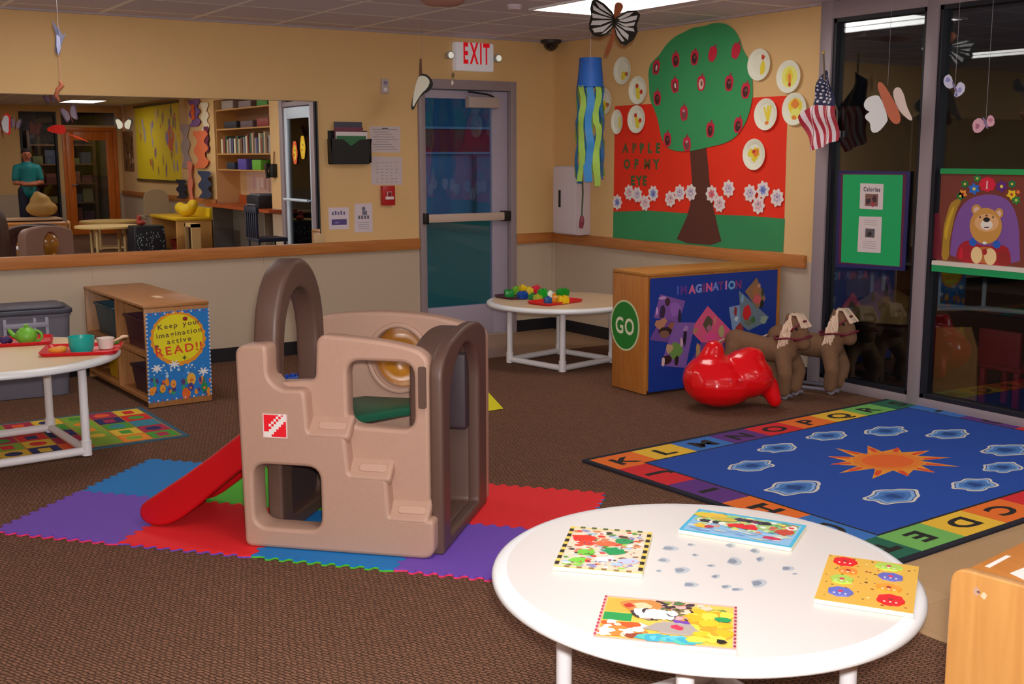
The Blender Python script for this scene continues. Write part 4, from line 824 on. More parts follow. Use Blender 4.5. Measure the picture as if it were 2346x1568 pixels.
def draw_sea(f, w, h):
    q_(f, w, h, .03, .06, .97, .94, '7fa8c8'); q_(f, w, h, .05, .5, .95, .92, '86b070')
    for k in range(150): bl(f, w, h, rnd.uniform(.08, .92), rnd.uniform(.35, .9), rnd.uniform(.02, .055), rnd.choice(['4f8f4a', '9ac06a', 'd8c460', 'c05a48', 'd8dcd8', 'a8c088', '5a8a6a', 'd08a60', 'b8d0a0']), 1.3, .8)
    for k in range(26): bl(f, w, h, rnd.uniform(.06, .94), rnd.uniform(.1, .35), rnd.uniform(.03, .06), rnd.choice(['9ab8d0', '6a90b8', 'b0b8a0', 'c8d0d8', '8aa0b8']), 2.4, .6)
    for x, y, c in ((.12, .75, 'c8b030'), (.2, .8, 'd0a838'), (.3, .7, 'b8a040')): bl(f, w, h, x, y, .12, c, 1.6, .8)
    for k in range(9): bl(f, w, h, .4+.025*k, .5+.05*(k % 2), .07, 'c8202c', .8)
    for k in range(6): bl(f, w, h, .42+.05*k, .78, .06, rnd.choice(['2a2030', '6a2a4a', '40304a']), 1.2)
    for k in range(8): bl(f, w, h, .1+.03*k, .52, .06, rnd.choice(['d8d0c8', '302830']), .9)
    bl(f, w, h, .16, .3, .08, 'd0a830', 1.6); bl(f, w, h, .22, .3, .06, 'a83040'); bl(f, w, h, .78, .22, .09, 'b82a50', 1.6, .7); bl(f, w, h, .86, .55, .12, 'b04030')
    bl(f, w, h, .9, .75, .08, 'd8d0c0'); bl(f, w, h, .9, .75, .04, 'c02a38')
puzzle([(1600, 1168), (1844, 1203), (1812, 1256), (1561, 1213)], 'long blue-bordered puzzle at the far side of the near table', P('3fa0c0', .75), draw_sea, 12)
def draw_zoo(f, w, h):
    q_(f, w, h, .025, .04, .975, .96, 'd8b048')
    q_(f, w, h, .03, .62, .33, .94, 'dc9c3c'); q_(f, w, h, .03, .42, .24, .6, '1f8a44'); q_(f, w, h, .03, .06, .3, .4, 'd08a38')
    for k in range(200): bl(f, w, h, rnd.uniform(.33, .93), rnd.uniform(.5, .93), rnd.uniform(.015, .06), rnd.choice(['3a2a30', '7a8a3a', 'c87a3a', 'd8b8a0', '6a5a3a', 'd89a9a', 'e0c060', '4a6a40']), 1.1, .9)
    for k in range(36): bl(f, w, h, rnd.uniform(.06, .35), rnd.uniform(.08, .38), rnd.uniform(.03, .07), rnd.choice(['c8501c', 'e0c8b0', 'c87830', '8a3a20', 'd8d0c0']), 1.3)
    bl(f, w, h, .3, .8, .14, 'b87a3c', 1.6); bl(f, w, h, .3, .8, .07, 'd8b890', 1.2); bl(f, w, h, .2, .77, .05, 'b02a1c')
    q_(f, w, h, .46, .2, .68, .47, 'a49a90'); bl(f, w, h, .57, .33, .14, '9a9088', 2.2, .9); bl(f, w, h, .585, .35, .06, 'c0304a')
    for k in range(7): bl(f, w, h, .58+.03*k, .49, .06, '6a3a9a', 1., .6)
    for k in range(14): bl(f, w, h, .36+.027*k, .08+.02*(k % 2), .07, rnd.choice(['3a9ab0', '58b0c8', '4ab0a0']), 1.3)
    for k in range(40): bl(f, w, h, rnd.uniform(.7, .93), rnd.uniform(.08, .8), rnd.uniform(.05, .1), rnd.choice(['e0b020', 'd8a418', 'c8901c', 'e8c040']), 1., .9)
    bl(f, w, h, .90, .62, .08, '1c8a4c', 1.1, .7, .15); bl(f, w, h, .9, .14, .05, '1c140c')
    for k in range(26): bl(f, w, h, .26+.011*k, .62+.06*math.sin(k*2.1), .06, rnd.choice(['f0e8e0', 'f0e8e0', 'e8e0d8', '3a2a2a']), .8)
    for k in range(12): q_(f, w, h, 0, .04+.08*k, .018, .08+.08*k, 'a82a4a'); q_(f, w, h, .982, .04+.08*k, 1, .08+.08*k, '8a2040')
puzzle([(1391, 1365), (1688, 1392), (1680, 1488), (1360, 1459)], 'long red-edged puzzle lying nearest the camera', P('e0a090', .75), draw_zoo, 13)
def draw_bugs(f, w, h):
    q_(f, w, h, .01, .01, .99, .99, 'c89c3c')
    for k in range(60): bl(f, w, h, rnd.uniform(.02, .98), rnd.uniform(.03, .97), rnd.uniform(.01, .02), rnd.choice(['5a3a1c', '7a5a20', 'e0d0a8', '8a3a20']))
def bug_pieces(t, fr, w, h, th):
    PC = [(.2, .86, 'c8101c', .13, .085), (.68, .88, '9ab84a', .15, .075), (.26, .66, 'd87a28', .1, .07), (.72, .66, '5a5aa8', .13, .075), (.22, .46, '9ab84a', .12, .085), (.72, .42, 'd08a28', .13, .08), (.24, .2, '5a62b0', .13, .085), (.76, .18, 'c8141c', .14, .1)]
    for i, (x, y, c, rx, ry) in enumerate(PC):
        f = Flat(fr.at(w*(x-.5), h*(y-.5), th-.0006)); f.base(disc(0, 0, w*rx, h*ry, 26, 0, .06, 7, i), .004, P(c, .75), .0006); f.put(disc(0, 0, w*.03, h*.022, 10), P('b02a4a' if c[0] in '59' else '8a2018'))
        for k in range(3): f.put(disc(w*(-.06+.06*k), -h*ry*.55, w*.014, h*.012, 8), P('e8dcc0', .75))
        f.build('puzzle_piece', t)
puzzle([(1906, 1272), (2108, 1301), (2085, 1403), (1863, 1371)], 'square yellow peg puzzle with red and blue ovals at the table right', P('cda040', .75), draw_bugs, 14, .011, bug_pieces)
rnd.seed(21)
# ================================================================== TRAYS AND TOYS
def tray(cx, cy, z, w, h, rot, col, label, group='serving trays'):
    t = thing('tray', (cx, cy, z), label, 'tray', group); M = Matrix.Translation((cx, cy, z)) @ Matrix.Rotation(rot, 4, 'Z'); m = P(col, .62, rough=.35)
    o0 = roundp(rect(-w/2, -h/2, w/2, h/2), .04); i0 = [(x*(w/2-.022)/(w/2), y*(h/2-.022)/(h/2)) for x, y in o0]
    b = MB(); n = len(o0); rings = [([(x*.93, y*.93) for x, y in o0], .001), (o0, .018), ([(x*.985, y*.985) for x, y in o0], .019), ([(x*.915, y*.915) for x, y in o0], .004)]
    vs = [(x, y, zz) for r_, zz in rings for x, y in r_]; fs = [(k*n+i, k*n+(i+1) % n, (k+1)*n+(i+1) % n, (k+1)*n+i) for k in range(3) for i in range(n)]+[tuple(reversed(range(n))), tuple(3*n+i for i in range(n))]
    b.raw(vs, fs, m, M); b.build('tray_dish', t, .8); return t
p = FL(188, 805, LZ); tray(p.x, p.y, LZ, .38, .30, -.35, 'b0141c', 'red tray holding the turquoise cup on the left table', 'red serving trays')
p2 = FL(38, 786, LZ); tray(p2.x, p2.y, LZ, .36, .27, -.2, 'a8141c', 'red tray under the green teapot on the left table', 'red serving trays')
# turquoise cup
q = FL(188, 808, LZ); t = thing('cup', (q.x, q.y, LZ), 'turquoise toy cup on the red tray', 'cup'); b = MB(); m = P('149088', .62, rough=.35)
b.lathe([(0, .0065), (.05, .0065), (.06, .03), (.063, .082), (.06, .082), (.056, .03), (.045, .012), (0, .012)], m, 28, Matrix.Translation((q.x, q.y, LZ))); b.build('bowl', t, .8)
q = FL(133, 812, LZ); t = thing('toy_bread', (q.x, q.y, LZ), 'orange toy food piece beside the turquoise cup', 'toy food'); tag(t); o = blob('bread_slice', [((q.x, q.y, LZ+.022), (.05, .035, .018)), ((q.x+.02, q.y+.02, LZ+.024), (.035, .03, .016))], P('cf7a20', .62), t, .008)
q = FL(232, 805, LZ); t = thing('cup', (q.x, q.y, LZ), 'white toy cup behind the turquoise cup', 'cup'); b = MB(); b.lathe([(0, .006), (.035, .006), (.044, .06), (.041, .06), (.033, .012), (0, .012)], P('cdbfb4', .7), 24, Matrix.Translation((q.x+.035, q.y+.045, LZ))); b.build('bowl', t, .8)
q = FL(262, 783, LZ+.03); t = thing('toy_spoon', (q.x, q.y, LZ), 'pale toy spoon sticking out past the table edge', 'spoon'); b = MB(); b.tube([(q.x-.05, q.y-.05, LZ+.028), (q.x, q.y, LZ+.034), (q.x+.05, q.y+.03, LZ+.045)], .007, P('c8a888', .65), 8); b.ball((q.x+.06, q.y+.036, LZ+.047), (.022, .016, .008), P('c8a888', .65)); b.build('spoon', t, .8)
q = FL(253, 790, LZ+.02); b = MB(); b.tube([(q.x-.03, q.y, LZ+.02), (q.x+.05, q.y+.035, LZ+.024)], .009, P('3f6a28', .62), 8); tag(b.build('toy_knife', None, .8), 'green toy knife lying over the red tray edge', 'knife')
# teapot
q = FL(62, 788, LZ); t = thing('teapot', (q.x, q.y, LZ), 'lime green toy teapot on the left tray', 'teapot'); m = P('5f9a2c', .62, rough=.4); KS_ = .74; T = Matrix.Translation((q.x, q.y, LZ+.0015)) @ Matrix.Scale(KS_, 4)
b = MB(); b.lathe([(0, .006), (.05, .006), (.07, .03), (.075, .06), (.062, .09), (.05, .1), (0, .1)], m, 28, T); b.build('pot', t, .8)
b = MB(); b.lathe([(.05, .1), (.04, .112), (.015, .118), (.014, .126), (.02, .134), (.0, .14)], m, 20, T); b.build('lid', t, .8)
b = MB(); d = Vector((-.83, .55, 0)); b.tube([Vector((0, 0, .045))+d*.06, Vector((0, 0, .06))+d*.095, Vector((0, 0, .1))+d*.125], [.022, .017, .011], m, 12, T); b.build('spout', t, .8)
b = MB(); b.tube([Vector((0, 0, .055+.038*math.sin(a)))-d*(.065+.045*math.cos(a)) for a in [-PI/2+PI*k/10 for k in range(11)]], .009, m, 10, T); b.build('handle', t, .8)
q = FL(14, 791, LZ); tag(blob('toy_grapes', [((q.x+.018*math.cos(k), q.y+.018*math.sin(k), LZ+.022+.008*(k % 2)), .017) for k in range(6)], P('2e1c4c', .62), None, .006, 2), 'small dark purple toy fruit left of the teapot', 'toy food')
q = FL(-12, 790, LZ); b = MB(); b.lathe([(0, .006), (.028, .006), (.032, .035), (.03, .035), (.02, .01), (0, .01)], P('c8bcc0', .65), 20, Matrix.Translation((q.x, q.y, LZ))); tag(b.build('cup', None, .8), 'small white toy cup at the photo edge on the left tray', 'cup')
# corner table
p = FL(1193, 681, CZ); tray(p.x, p.y, CZ, .34, .24, .05, '3a1a2c', 'dark maroon tray with coloured blocks on the corner table', 'block trays')
p = FL(1272, 694, CZ); tray(p.x, p.y, CZ, .38, .22, .2, 'b0121a', 'red tray with coloured blocks on the corner table', 'block trays')
def toy_block(u, v, dz, w, h, col, lab, hh=.045, rot=None):
    q = FL(u, v, CZ); r = rnd.uniform(-.6, .6) if rot is None else rot; z0 = CZ+.005+dz
    t = thing('toy_block', (q.x, q.y, z0), lab, 'toy block', 'plastic blocks on the corner table'); M = Matrix.Translation((q.x, q.y, z0)) @ Matrix.Rotation(r, 4, 'Z'); m = P(col, .62, rough=.35)
    b = MB(); b.box((-w/2, -h/2, 0), (w/2, h/2, hh), m, M); b.build('brick', t, bevel=.004)
    b = MB()
    for x in ((-w/4, w/4) if w > .05 else (0,)):
        for y in ((-h/4, h/4) if h > .05 else (0,)): b.lathe([(.012, hh-.002), (.012, hh+.01), (0, hh+.01)], m, 12, M @ Matrix.Translation((x, y, 0)))
    b.build('stud', t, .6)
toy_block(1166, 682, 0, .065, .06, '14782c', 'green block at the left end of the dark tray')
toy_block(1185, 677, 0, .06, .05, '5f9a28', 'lime block behind the blue one on the dark tray', .055)
toy_block(1197, 686, 0, .07, .05, '123a86', 'blue block at the front of the dark tray')
toy_block(1198, 682, .045, .05, .045, 'd8a010', 'yellow block stacked on the blue one on the dark tray', .035)
toy_block(1213, 679, 0, .05, .05, 'c8a418', 'yellow block at the middle back of the dark tray', .055)
toy_block(1228, 677, 0, .055, .05, 'b8203a', 'red block at the right end of the dark tray', .06)
toy_block(1220, 687, 0, .05, .045, '1c6a28', 'dark green block at the front right of the dark tray', .035)
toy_block(1232, 691, 0, .05, .05, '8a9a30', 'olive block at the left end of the red tray', .04)
toy_block(1243, 690, .0, .06, .05, '108a20', 'green block standing tallest at the left of the red tray', .075)
toy_block(1255, 698, 0, .05, .045, '1c4878', 'blue block at the front of the red tray', .045)
toy_block(1275, 694, 0, .06, .055, 'd87818', 'orange block at the middle of the red tray', .05)
toy_block(1289, 697, 0, .08, .055, 'd0a010', 'yellow block at the front right of the red tray', .045)
toy_block(1289, 694, .045, .085, .05, '127a1c', 'green block stacked on the yellow one on the red tray', .045)
toy_block(1261, 690, 0, .045, .045, 'b8c4b0', 'pale block at the back of the red tray', .06)
# ================================================================== LOW BOOKCASE WITH POSTER (left)
M_oak = wood(al('96683f', .6), al('84572f', .6), 5, (14, 1, 1), .4, 'maple_ply'); M_oakv = wood(al('96683f', .6), al('84572f', .6), 5, (1, 1, 14), .4, 'maple_ply_upright')
bx, by, ba, bL, bW, bH = -3.856, -1.309, .0396, .39, 1.235, .594
E1 = Vector((math.cos(ba), math.sin(ba), 0)); E2 = Vector((-math.sin(ba), math.cos(ba), 0)); BO = Vector((bx, by, .004))
MBk = Matrix(((E1.x, E2.x, 0, BO.x), (E1.y, E2.y, 0, BO.y), (0, 0, 1, BO.z), (0, 0, 0, 1)))
t = thing('bookcase', BO+E1*bL/2+E2*bW/2, 'low open wooden bookcase with a sunny poster on its end', 'bookcase')
b = MB(); b.box((0, 0, 0), (bL, .022, bH), M_oakv, MBk); b.build('end_panel', t, bevel=.004)
b = MB(); b.box((0, bW-.022, 0), (bL, bW, bH), M_oakv, MBk); b.build('end_panel', t, bevel=.004)
b = MB(); b.box((-.004, -.004, bH), (bL+.004, bW+.004, bH+.022), M_oak, MBk); b.build('top_board', t, bevel=.005)
b = MB(); b.box((bL-.012, .022, .02), (bL, bW-.022, bH), M_oakv, MBk); b.build('back_panel', t)
for z in (.03, .30): b = MB(); b.box((.004, .022, z), (bL-.012, bW-.022, z+.02), M_oak, MBk); b.build('shelf', t)
b = MB(); b.box((.004, bW*.46, .05), (bL-.012, bW*.46+.02, bH), M_oakv, MBk); b.build('divider', t)
EP = Frame(BO, E1, Z, -E2)
c5 = crop(0, 680, 4.5115)
f = Flat(EP); pq = EP.pxs(c5((1505, 175), (2155, 115), (2190, 1010), (1535, 1105))); x0, x1 = pq[0][0], pq[1][0]; x0 = max(x0, .004)
f.base(pq, .0015, P('1660a0', .55), .001)
sx, sz = EP.px(*c5((1838, 430))[0])
f.put([EP.px(u, v) for u, v in c5(*disc(1838, 432, 285, 278, 48, 0, .035, 22))], P('cc7a14', .6)); f.put([EP.px(u, v) for u, v in c5(*disc(1838, 425, 255, 245, 36))], P('e6b40e', .6))
def ept(x, y): return EP.px(*c5((x, y))[0])
for line, y, h, cc in (('Keep your', 285, .03, '55402a'), ('imagination', 372, .03, '55402a'), ('active', 447, .03, '55402a'), ('READ!!', 540, .05, 'b8341c')):
    a, q = ept(1850, y); f.text(line, a, q, h, P(cc, .6), rot=.07, bold=.02, wx=1.15, gap=.16)
a, q = ept(1912, 228); f.put(disc(a, q, .016, .013), P('7a1a18'))
a, q = ept(1905, 630); f.put(star(a, q, .016, .007, 4), P('3a4a1c'))
a, q = ept(1615, 520); f.put(blobp(a, q, .012), P('7a3a2a'))
for k in range(60): a, q = ept(rnd.uniform(1545, 2150), rnd.uniform(700, 830)); f.put(blobp(a, q, rnd.uniform(.004, .01)), P(rnd.choice(['9ab0c8', '2a70b0', '1a5a90']), .6))
for (fx, fy) in ((1620, 745), (1800, 700), (2100, 770)):
    a, q = ept(fx, fy)
    for k in range(7):
        an = 2*PI*k/7+.2; f.put([(a+.006*math.cos(an+1.5), q+.006*math.sin(an+1.5)), (a+.034*math.cos(an+.14), q+.024*math.sin(an+.14)), (a+.036*math.cos(an-.1), q+.026*math.sin(an-.1)), (a+.006*math.cos(an-1.5), q+.006*math.sin(an-1.5))], P('c4c8d4', .62))
for k in range(46): a, q = ept(rnd.uniform(1550, 2170), rnd.uniform(840, 1010)); f.put(blobp(a, q, rnd.uniform(.008, .018), 7, .3, .8, 1.3), P(rnd.choice(['1f7048', '2a8050', '3a2a68', 'c8741c', '18604a', 'b8501c', '4a2a60']), .6))
for fx, fy, c, r in ((1570, 980, 'cc7a1c', .022), (1680, 950, 'd08420', .022), (1790, 900, 'c87c30', .022), (1920, 1000, 'c8501c', .03), (1975, 850, 'd09030', .034), (1970, 930, '3a2c70', .022), (2110, 930, '1a7040', .026)):
    a, q = ept(fx, fy); f.put(disc(a, q, r*.8, r*1.15), P(c, .6)); f.put(blobp(a, q-.006, r*.35), P('b8601c', .6))
M_dot = P('c8b8b4', .65); M_dt2 = P('7a2a4a', .6)
C4 = [ept(1510, 190), ept(2150, 130), ept(2182, 1000), ept(1540, 1090)]
for i in range(4):
    p, q = Vector(C4[i]), Vector(C4[(i+1) % 4]); n = 14 if i % 2 == 0 else 22
    for k in range(n): v = p.lerp(q, k/n); f.put(rect(v.x-.0045, v.y-.0045, v.x+.0045, v.y+.0045), M_dot if k % 2 == 0 or i % 2 else M_dt2)
tag(f.build('poster', t), 'blue poster with a smiling-yellow sun disc and flowers')
b = MB(); b.box((.18, .3, bH+.0225), (.225, .42, bH+.0235), P('c8a888', .65), MBk); b.build('tape_label', t)
def bin_(cx, cy, z, w, l, h, col, lab, name='storage_bin'):
    M = MBk @ Matrix.Translation((cx, cy, z)); m = P(col, .6, rough=.4); t_ = thing(name, (MBk @ Vector((cx, cy, z))), lab, 'bin', 'storage bins in the low bookcase')
    b = MB(); w2, l2 = w/2, l/2; k = .86
    lo = [(-w2*k, -l2*k), (w2*k, -l2*k), (w2*k, l2*k), (-w2*k, l2*k)]; hi = [(-w2, -l2), (w2, -l2), (w2, l2), (-w2, l2)]; hi2 = [(x*.94, y*.94) for x, y in hi]; lo2 = [(x*.92, y*.92) for x, y in lo]
    vs = [(x, y, .001) for x, y in lo]+[(x, y, h) for x, y in hi]+[(x, y, h) for x, y in hi2]+[(x, y, .006) for x, y in lo2]
    fs = [(3, 2, 1, 0), (12, 13, 14, 15)]+[(r*4+i, r*4+(i+1) % 4, (r+1)*4+(i+1) % 4, (r+1)*4+i) for r in range(3) for i in range(4)]
    b.raw(vs, fs, m, M); b.build('tub', t_); b = MB()
    for q in ((-w2-.008, -l2-.008, w2+.008, -l2+.006), (-w2-.008, l2-.006, w2+.008, l2+.008), (-w2-.008, -l2+.006, -w2+.006, l2-.006), (w2-.006, -l2+.006, w2+.008, l2-.006)): b.box((q[0], q[1], h-.014), (q[2], q[3], h+.002), m, M)
    b.build('rim', t_, bevel=.002); return t_
bin_(.17, .93, .321, .27, .40, .2, '1c3a48', 'dark teal bin on the upper shelf, far compartment of the bookcase')
bin_(.17, .29, .321, .27, .42, .19, '3a1420', 'dark plum bin on the upper shelf behind the poster')
bin_(.17, .24, .051, .27, .34, .16, '2c1624', 'dark maroon bin on the lower shelf behind the poster')
bin_(.17, .80, .051, .26, .30, .16, 'b08c10', 'yellow bin on the lower shelf, far compartment of the bookcase')
# grey clear storage tub behind the table
t = thing('storage_tub', (-4.36, -.45, 0), 'grey translucent storage tub with a dark lid behind the left table', 'tub')
M_tub = clear_plastic(al('6a6672', .6), .62)
TM = Matrix.Translation((-4.36, -.42, .004)) @ Matrix.Rotation(-.06, 4, 'Z')
b = MB(); o0 = roundp(rect(-.265, -.2, .265, .2), .06); n = len(o0)
vs = [(x*k, y*k, z) for k, z in ((.86, 0), (.96, .5), (.985, .5), (.985, .515), (.95, .515), (.85, .01)) for x, y in o0]
b.raw(vs, [(r*n+i, r*n+(i+1) % n, (r+1)*n+(i+1) % n, (r+1)*n+i) for r in range(5) for i in range(n)]+[tuple(reversed(range(n))), tuple(5*n+i for i in range(n))], M_tub, TM); b.build('tub_body', t, .8)
b = MB(); b.prism([(x*1.02, y*1.02) for x, y in o0], .5155, .545, P('35333e', .6), TM); b.prism([(x*.88, y*.86) for x, y in o0], .545, .56, P('44424e', .6), TM); b.build('lid', t, bevel=.008)
b = MB()
for x in (-.14, .03, .1): b.box((x, -.206, .2), (x+.02, -.19, .5), P('7a7884', .6), TM)
b.box((-.14, -.208, .44), (.12, -.192, .47), P('7a7884', .6), TM); b.build('ribs', t, bevel=.003)
for k, (x, y, z, c, lab) in enumerate(((-.13, -.02, .1, '3f8a50', 'green toy inside the grey storage tub'), (.10, .0, .09, '5a6a8a', 'blue-grey toy inside the grey storage tub'), (-.02, .03, .27, '8a8a78', 'pale toy at the top of the pile in the grey storage tub'))):
    p = TM @ Vector((x, y, z)); tag(blob('toy_piece', [((p.x, p.y, p.z), (.08, .07, .075)), ((p.x+.04, p.y+.03, p.z+.03), .05)], P(c, .6), None, .012), lab, 'toy', 'toys in the storage tub')
# small patchwork rug
f = Flat(flatf(-4.38, -1.62, 0, .02)); f.base(rect(-.62, -.50, .50, .36), .006, P('2a4a5a', .62, rough=.95), .0005)
cols = ['b01c1c', 'c0701c', 'b8982a', '3a7a2a', '1c2050', '8a1c3a', 'c84a20', '2a6a7a', '6a8a2a']
f.put(rect(-.59, -.47, .47, .33), P('a06a20', .62, rough=.95))
k = 0
for i in range(7):
    for j in range(5):
        k += 1; x, y = -.58+.15*i, -.46+.158*j
        f.put(rect(x, y, x+.143, y+.15), P(cols[(i*2+j*5+i*j) % 9], .62, rough=.95))
        if (i+j) % 2: f.put(disc(x+.07, y+.075, .045, .045, 10), P(cols[(i+j*4+3) % 9], .62, rough=.95))
        else: f.put(rect(x+.04, y+.03, x+.1, y+.115), P(cols[(i*3+j+5) % 9], .62, rough=.95))
tag(f.build('patchwork_rug'), 'small bright patchwork rug beside the low bookcase', 'rug')
# ================================================================== ALPHABET RUG
ra = math.atan2(.112, 2.483); RX = Vector((math.cos(.048), math.sin(.048), 0)); RO = Vector((-2.444, -3.690, 0)); RYd = Vector((-RX.y, RX.x, 0))
RGF = Frame(RO, RX, RYd, Z); RWd, RHt = 2.50, 1.81
def rugm(c): return P(c, .62, rough=.95, grain=.1, scale=300)
f = Flat(RGF); RWd = 2.50; RHt = 1.81; f.base([(x, y) for x, y in roundp(rect(0, -RHt, RWd, 0), .02)], .009, rugm('12131f'), .0036)
bw = .03; dp = .185; ix0, ix1, iy0, iy1 = .205, RWd-.205, -RHt+.235, -.225
R_, O_, Y_, G_, B__, V_, T_ = 'b01a20', 'cc5c18', 'd09a28', '5c9446', '2a5c9c', '4c2468', '14503c'
ink = rugm('16120f')
def rt_(x0, y0, x1, y1, ch, c, rot): f.put(rect(x0, y0, x1, y1), rugm(c)); f.text(ch, (x0+x1)/2, (y0+y1)/2, .105, ink, rot, .035, 1.35)
tw = (RWd-2*bw)/9
for i, (ch, c) in enumerate(zip('KLMNOPQRS', (O_, Y_, B__, V_, R_, O_, Y_, G_, T_))): rt_(bw+tw*i, iy1 if i else iy1-.02, bw+tw*(i+1), -bw, ch, c, 0)
tw = (RWd-bw-ix0)/8
for i, (ch, c) in enumerate(zip('EDCBAZYX', (G_, Y_, O_, R_, V_, B__, G_, Y_))): rt_(ix0-.015+tw*i, -RHt+bw, ix0-.015+tw*(i+1), iy0, ch, c, PI)
th_ = (iy1-iy0-.02)/4
for i, (ch, c) in enumerate(zip('JIHG', (R_, V_, O_, B__))): y = iy1-.02-th_*i; rt_(bw, y-th_, ix0, y, ch, c, PI/2)
rt_(bw, -RHt+bw, ix0-.015, iy0, 'F', T_, PI/2)
th_ = (iy1-iy0)/4
for i, (ch, c) in enumerate(zip('TUVW', (B__, V_, R_, O_))): y = iy1-th_*i; rt_(ix1, y-th_, RWd-bw, y, ch, c, -PI/2)
fx0, fx1, fy0, fy1 = ix0+.012, ix1-.012, iy0+.012, iy1-.012
f.put(rect(fx0-.012, fy0-.012, fx1+.012, fy1+.012), ink)
f.put(rect(fx0, fy0, fx1, fy1), rugm('123a86'))
sc = RGF.px(2033, 1063); 
f.put(smoothp([(sc[0]+(r)*math.cos(a), sc[1]+r*.82*math.sin(a)) for k in range(24) for a, r in [(2*PI*(k+.35*(k % 2))/24, (.34 if k % 2 == 0 else .19)*(1+.12*math.sin(k*2.3)))]], 0), rugm('cc7a22'))
for k in range(12):
    a = 2*PI*k/12; c, s = math.cos(a), math.sin(a)
    f.put([(sc[0]+c*r-s*w, sc[1]+.82*(s*r+c*w)) for r, w in ((.2, -.014), (.27, -.012), (.315, .01), (.27, .018), (.2, .016))], rugm('b83a18'))
f.put(disc(sc[0], sc[1], .185, .15, 30, 0, .05, 12), rugm('c86a1e')); f.put(disc(sc[0], sc[1], .135, .112, 28), rugm('c4541a'))
for (u, v, w) in ((1722, 1074, .13), (1782, 1033, .12), (1896, 1005, .13), (2030, 994, .14), (2173, 1001, .14), (2305, 1038, .15), (2296, 1078, .12), (2232, 1118, .13), (2047, 1145, .15), (1820, 1125, .15)):
    s, q = RGF.px(u, v); rot = rnd.uniform(-.3, .3)
    sh = lambda k: smoothp([(s+w*k*(1+.16*math.cos(5*a+w*40)+.06*math.cos(11*a+u))*math.cos(a), q+w*.62*k*(1+.16*math.sin(6*a+u))*math.sin(a)) for a in [2*PI*i/20 for i in range(20)]], 1)
    f.put(sh(1.0), rugm('b4b0a6')); f.put(sh(.87), rugm('1c3a6c')); f.put(sh(.82), rugm('6f90b8')); f.put(sh(.68), rugm('3a66a0')); f.put(sh(.45), rugm('2a5290')); f.put(blobp(s, q, w*.25), rugm('14386e'))
tag(f.build('alphabet_rug'), 'big blue alphabet rug with a sun and clouds beside the glass wall', 'rug')
# ================================================================== WOODEN DIVIDER WITH GO SIGN
da = -.03; D1 = Vector((math.cos(da), math.sin(da), 0)); D2 = Vector((-math.sin(da), math.cos(da), 0)); DO = Vector((-1.17, -2.64, .004)); dL, dW, dH = 1.13, .345, .74
M_gold = wood(al('a0672f', .6), al('8c5220', .6), 4, (1, 1, 14), .35, 'golden_birch'); M_goldh = wood(al('9c6a2c', .6), al('8a5a22', .6), 4, (14, 1, 1), .35, 'golden_birch_top')
MD = Matrix(((D1.x, D2.x, 0, DO.x), (D1.y, D2.y, 0, DO.y), (0, 0, 1, DO.z), (0, 0, 0, 1)))
t = thing('shelf_divider', DO+D1*dL/2+D2*dW/2, 'golden wood shelf unit with a green GO sign and a blue display back', 'shelf unit')
b = MB(); b.box((0, 0, 0), (.022, dW, dH), M_gold, MD); b.build('end_panel', t, bevel=.006)
b = MB(); b.box((dL-.022, 0, 0), (dL, dW, dH), M_gold, MD); b.build('end_panel', t, bevel=.006)
b = MB(); b.box((.0, -.002, dH), (dL, dW+.002, dH+.022), M_goldh, MD); b.build('top_board', t, bevel=.006)
b = MB(); b.box((.022, .01, .02), (dL-.022, .022, dH), M_gold, MD); b.build('back_panel', t)
for z in (.04, .38): b = MB(); b.box((.022, .022, z), (dL-.022, dW-.005, z+.02), M_goldh, MD); b.build('shelf', t)
DF = Frame(DO, D1, Z, -D2); DS = Frame(DO, -D2, Z, -D1)
f = Flat(DS); cs, ct = DS.px(1432, 746); f.base(disc(cs, ct, .150, .162, 48), .002, P('b0b890', .65), .001); f.put(disc(cs, ct, .137, .150, 48), P('1a6a22', .6))
f.text('GO', cs, ct, .105, P('c8cfae', .66), bold=.02, wx=.85); f.build('go_sign', t)
# display back
f = Flat(DF); x1b = DF.px(1778, 700)[0]; f.base(rect(.028, .012, min(x1b, dL-.03), .728), .002, P('0a2a78', .6, grain=.12, scale=12), .0008)
f.build('display_board', t)
c6 = crop(1380, 620, 5.226)
pos = [(900, 235, 'I', '3f4a9c'), (970, 232, 'M', '4a2a7a'), (1072, 222, 'A', 'b0547a'), (1150, 212, 'G', '6a7ab0'), (1212, 207, 'I', '6a2a5a'), (1275, 198, 'N', 'b04a74'), (1352, 186, 'A', '5a6aa8'), (1415, 182, 'T', '5a2a6a'), (1478, 172, 'I', 'b06a9c'), (1545, 172, 'O', '5a8ab0'), (1625, 165, 'N', '6a2a5c')]
for x, y, ch, c in pos:
    s, q = DF.px(*c6((x, y))[0]); lt = Flat(DF); lt.z = .0034; lt.text(ch, s, q, .052, P(c, .6), bold=.05); lt.build('letter', t)
def photo(quad, base, fills, lab, lift):
    f = Flat(DF); pq = DF.pxs(c6(*quad)); f.base(pq, .0008, P(base, .62), .0032+lift)
    for x, y, r, c, rx, ry in fills:
        s, q = DF.px(*c6((x, y))[0]); f.put(blobp(s, q, r, 9, .3, rx, ry), P(c, .62))
    tag(f.build('photo', t), lab)
photo([(690, 285), (990, 365), (905, 640), (610, 560)], '6a4488', [(770, 370, .022, '3a1c28', 1, 1.2), (710, 500, .03, '2c1838', .8, 1.6), (715, 330, .02, 'a07aa8', 1.6, .5), (650, 480, .012, 'b088b0', .6, 2.2), (860, 450, .03, '7a5098', 1.6, 1.6)], 'purple photo of a child', 0)
